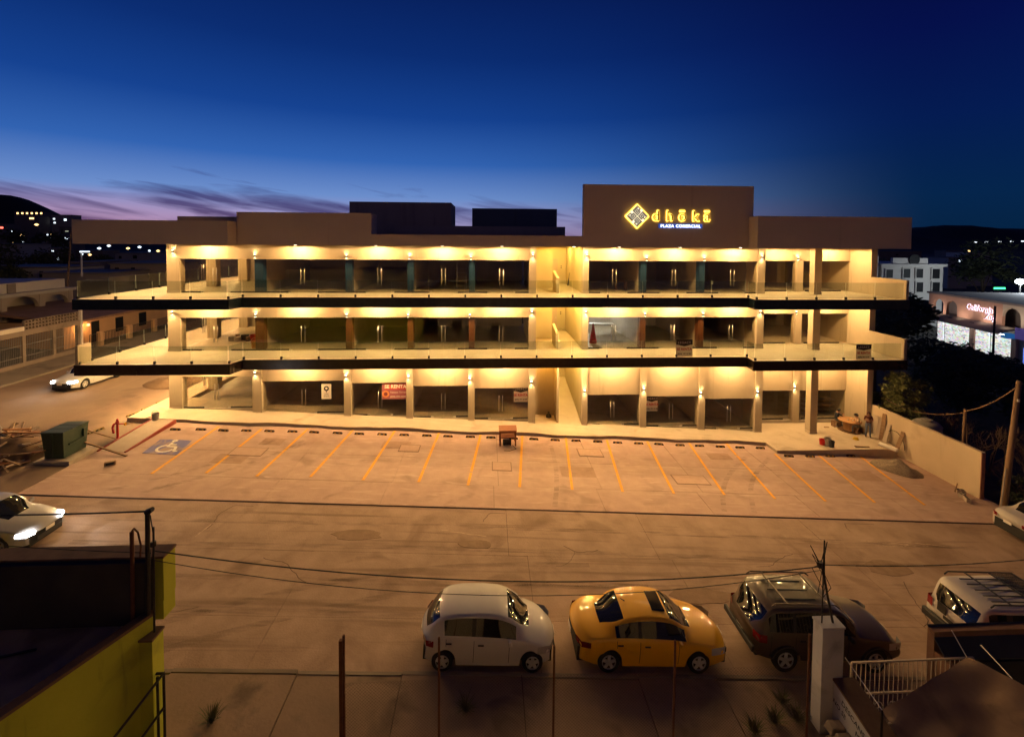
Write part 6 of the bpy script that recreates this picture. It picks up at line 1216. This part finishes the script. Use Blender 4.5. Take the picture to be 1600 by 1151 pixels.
tl_ = ['dark broad tree behind the plaza right end', 'dark tree right of the bushy lit shrub', 'dark tree in front of the arcade shops', 'tall dark tree beside the white mansion', 'dark tree below the purple shop sign', 'dark tree at the right edge of the thicket', 'dark low tree behind the utility pole', 'dark tree behind the bare shrubs', 'round dark tree between mansion and arcade', 'dark tree left of the glaring street lamp', 'dark tree beside the arcade end wall', 'dark low tree at the thicket centre']
TL = [(37, 42, 9, 4.0), (39, 36, 6, 3.2), (47, 46, 5, 3.6), (56, 60, 8.6, 3.6), (52, 44, 4.2, 3.2), (47, 36, 5.2, 3.6), (38, 26, 3.6, 2.8), (42, 31, 4.5, 3.2), (92, 100, 12, 6), (104, 92, 16, 7), (47, 52, 7, 3.2), (44, 40, 5.5, 3.4)]
for i, (x, y, h, r) in enumerate(TL): tree(tl_[i], x, y, g(x) - .2, h, r, 2400, 40 + i, 0, .26 if y < 60 else .5, .22 if h < 7 else .35, 'dense_tree', 'dark trees right of the plaza')
ll_ = ['dark tree left of the broad pale house', 'dark tree in the gap above the pale house', 'dark tree behind the low brown house', 'dark tree under the left roof wing', 'dark tree at the left edge over the arched house', 'dark tree in front of the far slope houses']
for i, (u, v, Y, h, r) in enumerate(((10, 400, 95, 11, 6), (75, 395, 100, 11, 5), (118, 408, 92, 8, 4), (160, 402, 105, 9, 6), (-10, 425, 70, 10, 4.5), (50, 378, 190, 16, 10))):
    p = onY(u, v, Y); tree(ll_[i], p.x, Y, max(-1, p.z - h), h, r, 1800, 80 + i, 0, .4 if Y < 150 else .8, .25, 'dense_tree', 'dark trees of the left town')
def bare(label, x, y, h, seed):
    rr = random.Random(seed); o = thing('bare_shrub', label, 'shrub', (x, y, g(x) - .15), group='bare shrubs beyond the boundary wall'); m = MB()
    def grow(p, d, l, r, k):
        q = p + d * l; m.tube(p, q, r, r * .7, 4)
        if k == 0: return
        for _ in range(rr.choice((2, 3, 3))): grow(p + d * l * rr.uniform(.55, 1), (d + Vector((rr.uniform(-.8, .8), rr.uniform(-.8, .8), rr.uniform(-.25, .5)))).normalized(), l * rr.uniform(.6, .85), r * .62, k - 1)
    for _ in range(5): grow(Vector((x + rr.uniform(-.3, .3), y + rr.uniform(-.3, .3), g(x) - .2)), Vector((rr.uniform(-.6, .6), rr.uniform(-.6, .6), 1)).normalized(), h * .36, .035, 4)
    m.build('branches', mat('dry_branch', (.16, .10, .06), (.22, .14, .085), scale=5, rough=.9), o)
bl_ = ['bare shrub just behind the boundary wall near the tank', 'bare shrub behind the old post', 'wide bare shrub left of the utility pole', 'bare shrub behind the utility pole top', 'bare shrub at the right edge behind the pole', 'bare shrub between the lit shrub and the old post', 'low bare shrub by the wall end', 'bare shrub at the right edge of the thicket']
for i, (x, y, h) in enumerate(((30.2, 28.3, 3.4), (31, 26.3, 4.0), (31.5, 24.2, 3.6), (34, 25.5, 4.2), (36.5, 24, 4.0), (31.8, 29.5, 3.8), (29.6, 23.2, 2.6), (40, 27.5, 4.4))): bare(bl_[i], x, y, h, 300 + i)
for i, (x, y) in enumerate(((29, 22.9), (30.5, 22.2), (33, 22.8), (36, 22.4))): tree(['low dark bush right of the boundary wall end', 'low dark bush behind the utility pole foot', 'low dark bush behind the pale sedan', 'low dark bush at the right frame edge'][i], x, y, g(x) - .1, 1.9, 1.2, 900, 500 + i, 0, .11, .05, 'bush', 'low bushes by the boundary wall end')

# ------------------------------------------------------------------ lamps of the passage and of the left terrace
pl0 = None
for fl, zc in enumerate((ZR, Z3B, Z2B)):
    for (x, y, lb) in ((5.6, 33.2, 'lit ceiling lamp in the %s passage, near one'), (5.6, 36.4, 'lit ceiling lamp in the %s passage, far one'), (3.95, 32.9 if fl < 2 else 31.9, 'lit ceiling lamp over the %s stair landing')):
        if pl0 is None:
            pl0 = copy_tree(dl0); o = pl0
            for ch in pl0.children:
                if ch.type == 'LIGHT': ch.data = ch.data.copy(); ch.data.energy = 250; ch.data.color = (1.0, .60, .13)
        else: o = copy_tree(pl0)
        if 'stair' in lb:
            for ch in o.children:
                if ch.type == 'LIGHT': ch.data = ch.data.copy(); ch.data.color = (1.0, .46, .045); ch.data.energy = 210
        o.location = (x, y, zc); tag(o, lb % FL[fl], 'lamp', 'ceiling lamps in the passage and stair')
tl0 = None
for fl, zc in enumerate((ZR, Z3B, Z2B)):
    for k, y in enumerate((30.5, 34.0, 38.0, 42.5)):
        if tl0 is None:
            tl0 = copy_tree(dl0); o = tl0
            for ch in tl0.children:
                if ch.type == 'LIGHT': ch.data = ch.data.copy(); ch.data.energy = 1000; ch.rotation_euler = Vector((-.12, 0, -1)).to_track_quat('-Z', 'Y').to_euler()
        else: o = copy_tree(tl0)
        o.location = (-22.4, y, zc); tag(o, 'lit ceiling lamp over the left side terrace, %s, %s from the front' % (FL[fl], ORD[k]), 'lamp', 'ceiling lamps of the left side terrace')

for i, (u, v, Y, m_) in enumerate(((57, 351, 280, WLIT), (20, 362, 240, WCOOL), (35, 368, 235, WLIT), (104, 372, 230, WCOOL), (170, 384, 210, WCOOL), (200, 388, 200, WLIT), (218, 386, 210, WCOOL), (247, 392, 190, WLIT), (140, 398, 170, WLIT), (155, 388, 220, WCOOL), (90, 404, 130, WCOOL), (240, 399, 160, WCOOL))):
    p = onY(u, v, Y); r = Y * .0035; o = thing('distant_lamp', 'small far lamp in the left town, %s' % ['above the slope houses', 'at the left edge under the red window', 'left of the pale windows', 'below the left roof corner', 'mid gap under the roof wing', 'right of the gap centre', 'near the white gabled house', 'close beside the left plaza column', 'low in the gap under the roof wing', 'high in the gap under the roof wing', 'above the broad pale house', 'just left of the plaza column'][i], 'lamp', p)
    MB().lathe([(r * .3, -r * .6), (r, 0), (r * .3, r * .6)], 8, p).build('lamp_head', m_, o); MB().tube((p.x, p.y + .3, -3), (p.x, p.y + .3, p.z), .12, n=5).build('pole', DARKM, o)

# ------------------------------------------------------------------ wear on the paving: covers, patches, cracks, tyre marks
RPATCH0 = mat('cover_frame', (.26, .165, .12), rough=.9)
CIR = mat('cast_cover', (.48, .31, .235), (.55, .365, .28), scale=4, rough=.8)
for i, (u, v, w, d) in enumerate(((922, 707, .75, .5), (784, 728, .55, .5), (1079, 749, .95, .5), (388, 705, .9, .5), (640, 700, .6, .45))):
    p = gpx(u, v, .05); o = thing('utility_cover', ['square concrete cover right of the passage in the lot', 'square concrete cover below the work table', 'wide concrete cover in a right hand bay', 'concrete cover in the third bay from the left', 'concrete cover left of the work table'][i], 'cover', p, math.radians(1), 'covers set in the lot surface')
    MB().box(-w, w, -d, d, -.02, .004).build('frame', RPATCH0, o, world=False); MB().box(-w + .05, w - .05, -d + .05, d - .05, -.02, .009).build('lid', CIR, o, world=False); o.rotation_euler = (0, math.atan(-GB), 0)
PATCH = mat('cement_patch', (.36, .225, .165), (.44, .285, .21), scale=3, rough=.85, bump=.4, bscale=20, stain=((.30, .185, .13), 1.2, .55)); RPATCH = mat('road_patch', (.22, .138, .088), (.30, .195, .125), scale=3, rough=.85, bump=.5, bscale=20)
R_ = random.Random(21)
def sheet(mb_, pts, w, z):
    for a, b in zip(pts[:-1], pts[1:]):
        d = Vector((b[0] - a[0], b[1] - a[1])); n = Vector((-d.y, d.x)).normalized() * w / 2; P = [(a[0] - n.x, a[1] - n.y), (b[0] - n.x, b[1] - n.y), (b[0] + n.x, b[1] + n.y), (a[0] + n.x, a[1] + n.y)]
        mb_.add([(x, y, g(x) + z) for x, y in P], [(0, 1, 2, 3)])
for (x, y, w, h) in ((-14.6, 24.5, 1.6, 1.0), (-13.2, 26.8, 1.2, .8), (-6.3, 26.9, 1.6, .9), (4.0, 24.3, 1.9, 1.1), (13.6, 27.0, 1.4, .8), (21.2, 25.0, 1.7, 1.2)):
    m_ = MB(); m_.hexa([(a, b, g(a) + .03) for a, b in ((x, y), (x + w, y), (x + w + .05, y + h), (x + .03, y + h))] + [(a, b, g(a) + .0462) for a, b in ((x, y), (x + w, y), (x + w + .05, y + h), (x + .03, y + h))]); m_.build('cement_patch', PATCH, lot)
for (x, y, w, h) in ((-6.5, 18.6, 2.2, .8), (-1.2, 18.3, 1.5, .6), (6.5, 15.6, 2.6, .9), (15.5, 17.2, 2.0, 1.1), (-13.5, 15.9, 1.8, .8)):
    n = 14; P = [(x + w * .5 * (1 + math.cos(6.283 * k / n) * R_.uniform(.75, 1.05)), y + h * .5 * (1 + math.sin(6.283 * k / n) * R_.uniform(.75, 1.05))) for k in range(n)]; MB().prism(P, lambda a, b: g(a) - .02, lambda a, b: g(a) + .0085).build('road_patch', RPATCH, road)
CRK = mat('crack_filler', (.09, .055, .034), rough=.95); LSC = mat('pale_scrape', (.55, .39, .28), rough=.85, stain=((.34, .22, .145), 5, .5))
for k in range(12):
    x, y = R_.uniform(-14, 20), R_.uniform(13.4, 20.4); a = R_.uniform(-.6, .6) + (1.2 if k % 3 == 0 else 0); pts = [(x, y)]
    for _ in range(R_.randint(7, 16)):
        a += R_.uniform(-.5, .5); l = R_.uniform(.12, .3); x, y = x + math.cos(a) * l, max(13, min(20.8, y + math.sin(a) * l)); pts.append((x, y))
    m_ = MB(); sheet(m_, pts, R_.uniform(.012, .03), .0072); m_.build('crack', CRK, road)
for (u0, v0, u1, v1) in ((1345, 845, 1420, 851), (1380, 853, 1450, 852), (1400, 846, 1480, 853), (1555, 895, 1590, 900), (690, 828, 760, 838), (305, 838, 335, 815)):
    A, C = gpx(u0, v0), gpx(u1, v1); pts = [(A.x + (C.x - A.x) * k / 9 , A.y + (C.y - A.y) * k / 9 + R_.uniform(-.05, .05)) for k in range(10)]; m_ = MB(); sheet(m_, pts, .035, .0078); m_.build('scrape_mark', LSC, road)
def dim(name, c, k):
    m = bpy.data.materials.new(name); m.use_nodes = True; t = m.node_tree; b = t.nodes['Principled BSDF']; b.inputs['Base Color'].default_value = (*c, 1); b.inputs['Roughness'].default_value = .85
    ge = N(t, 'ShaderNodeNewGeometry'); mp = N(t, 'ShaderNodeMapping'); mp.inputs['Scale'].default_value = (.5, 4, 1); t.links.new(ge.outputs['Position'], mp.inputs[0]); no = N(t, 'ShaderNodeTexNoise'); no.inputs['Scale'].default_value = 1.4; no.inputs['Detail'].default_value = 6; t.links.new(mp.outputs[0], no.inputs[0])
    rp_ = N(t, 'ShaderNodeValToRGB'); rp_.color_ramp.elements[0].position = .42; rp_.color_ramp.elements[1].position = .72; rp_.color_ramp.elements[1].color = (k, k, k, 1); t.links.new(no.outputs[0], rp_.inputs[0]); tr = N(t, 'ShaderNodeBsdfTransparent'); mx = N(t, 'ShaderNodeMixShader'); t.links.new(rp_.outputs[0], mx.inputs[0]); t.links.new(tr.outputs[0], mx.inputs[1]); t.links.new(b.outputs[0], mx.inputs[2]); t.links.new(mx.outputs[0], t.nodes['Material Output'].inputs[0]); return m
TYM = dim('tyre_mark', (.10, .062, .042), .34)
for (x0, y0, x1, y1, bend) in ((-16, 19.6, 22, 19.2, .3), (-16, 18.1, 22, 17.8, .3), (-15, 16.6, 20, 16.9, -.4), (-15, 15.2, 20, 15.4, -.4), (-12, 13.6, 4, 17.5, 1.2), (-10, 13.3, 6, 16.4, 1.2)):
    for off in (0, ):
        pts = [(x0 + (x1 - x0) * k / 40, y0 + (y1 - y0) * k / 40 + bend * math.sin(math.pi * k / 40) + off) for k in range(41)]; m_ = MB(); sheet(m_, pts, .26, .0092); m_.build('tyre_mark', TYM, road)
for (x0, y0, x1, y1, bend) in ((-17.5, 21.5, -12.5, 27.5, .8), (-15.9, 21.5, -10.9, 27.5, .8), (3.2, 21.4, 3.9, 28, .2), (11.5, 21.4, 16, 27.4, -.6), (13.0, 21.4, 17.5, 27.4, -.6)):
    pts = [(x0 + (x1 - x0) * k / 24 + bend * math.sin(math.pi * k / 24), y0 + (y1 - y0) * k / 24) for k in range(25)]; m_ = MB(); sheet(m_, pts, .24, .0535); m_.build('tyre_mark', TYM, lot)
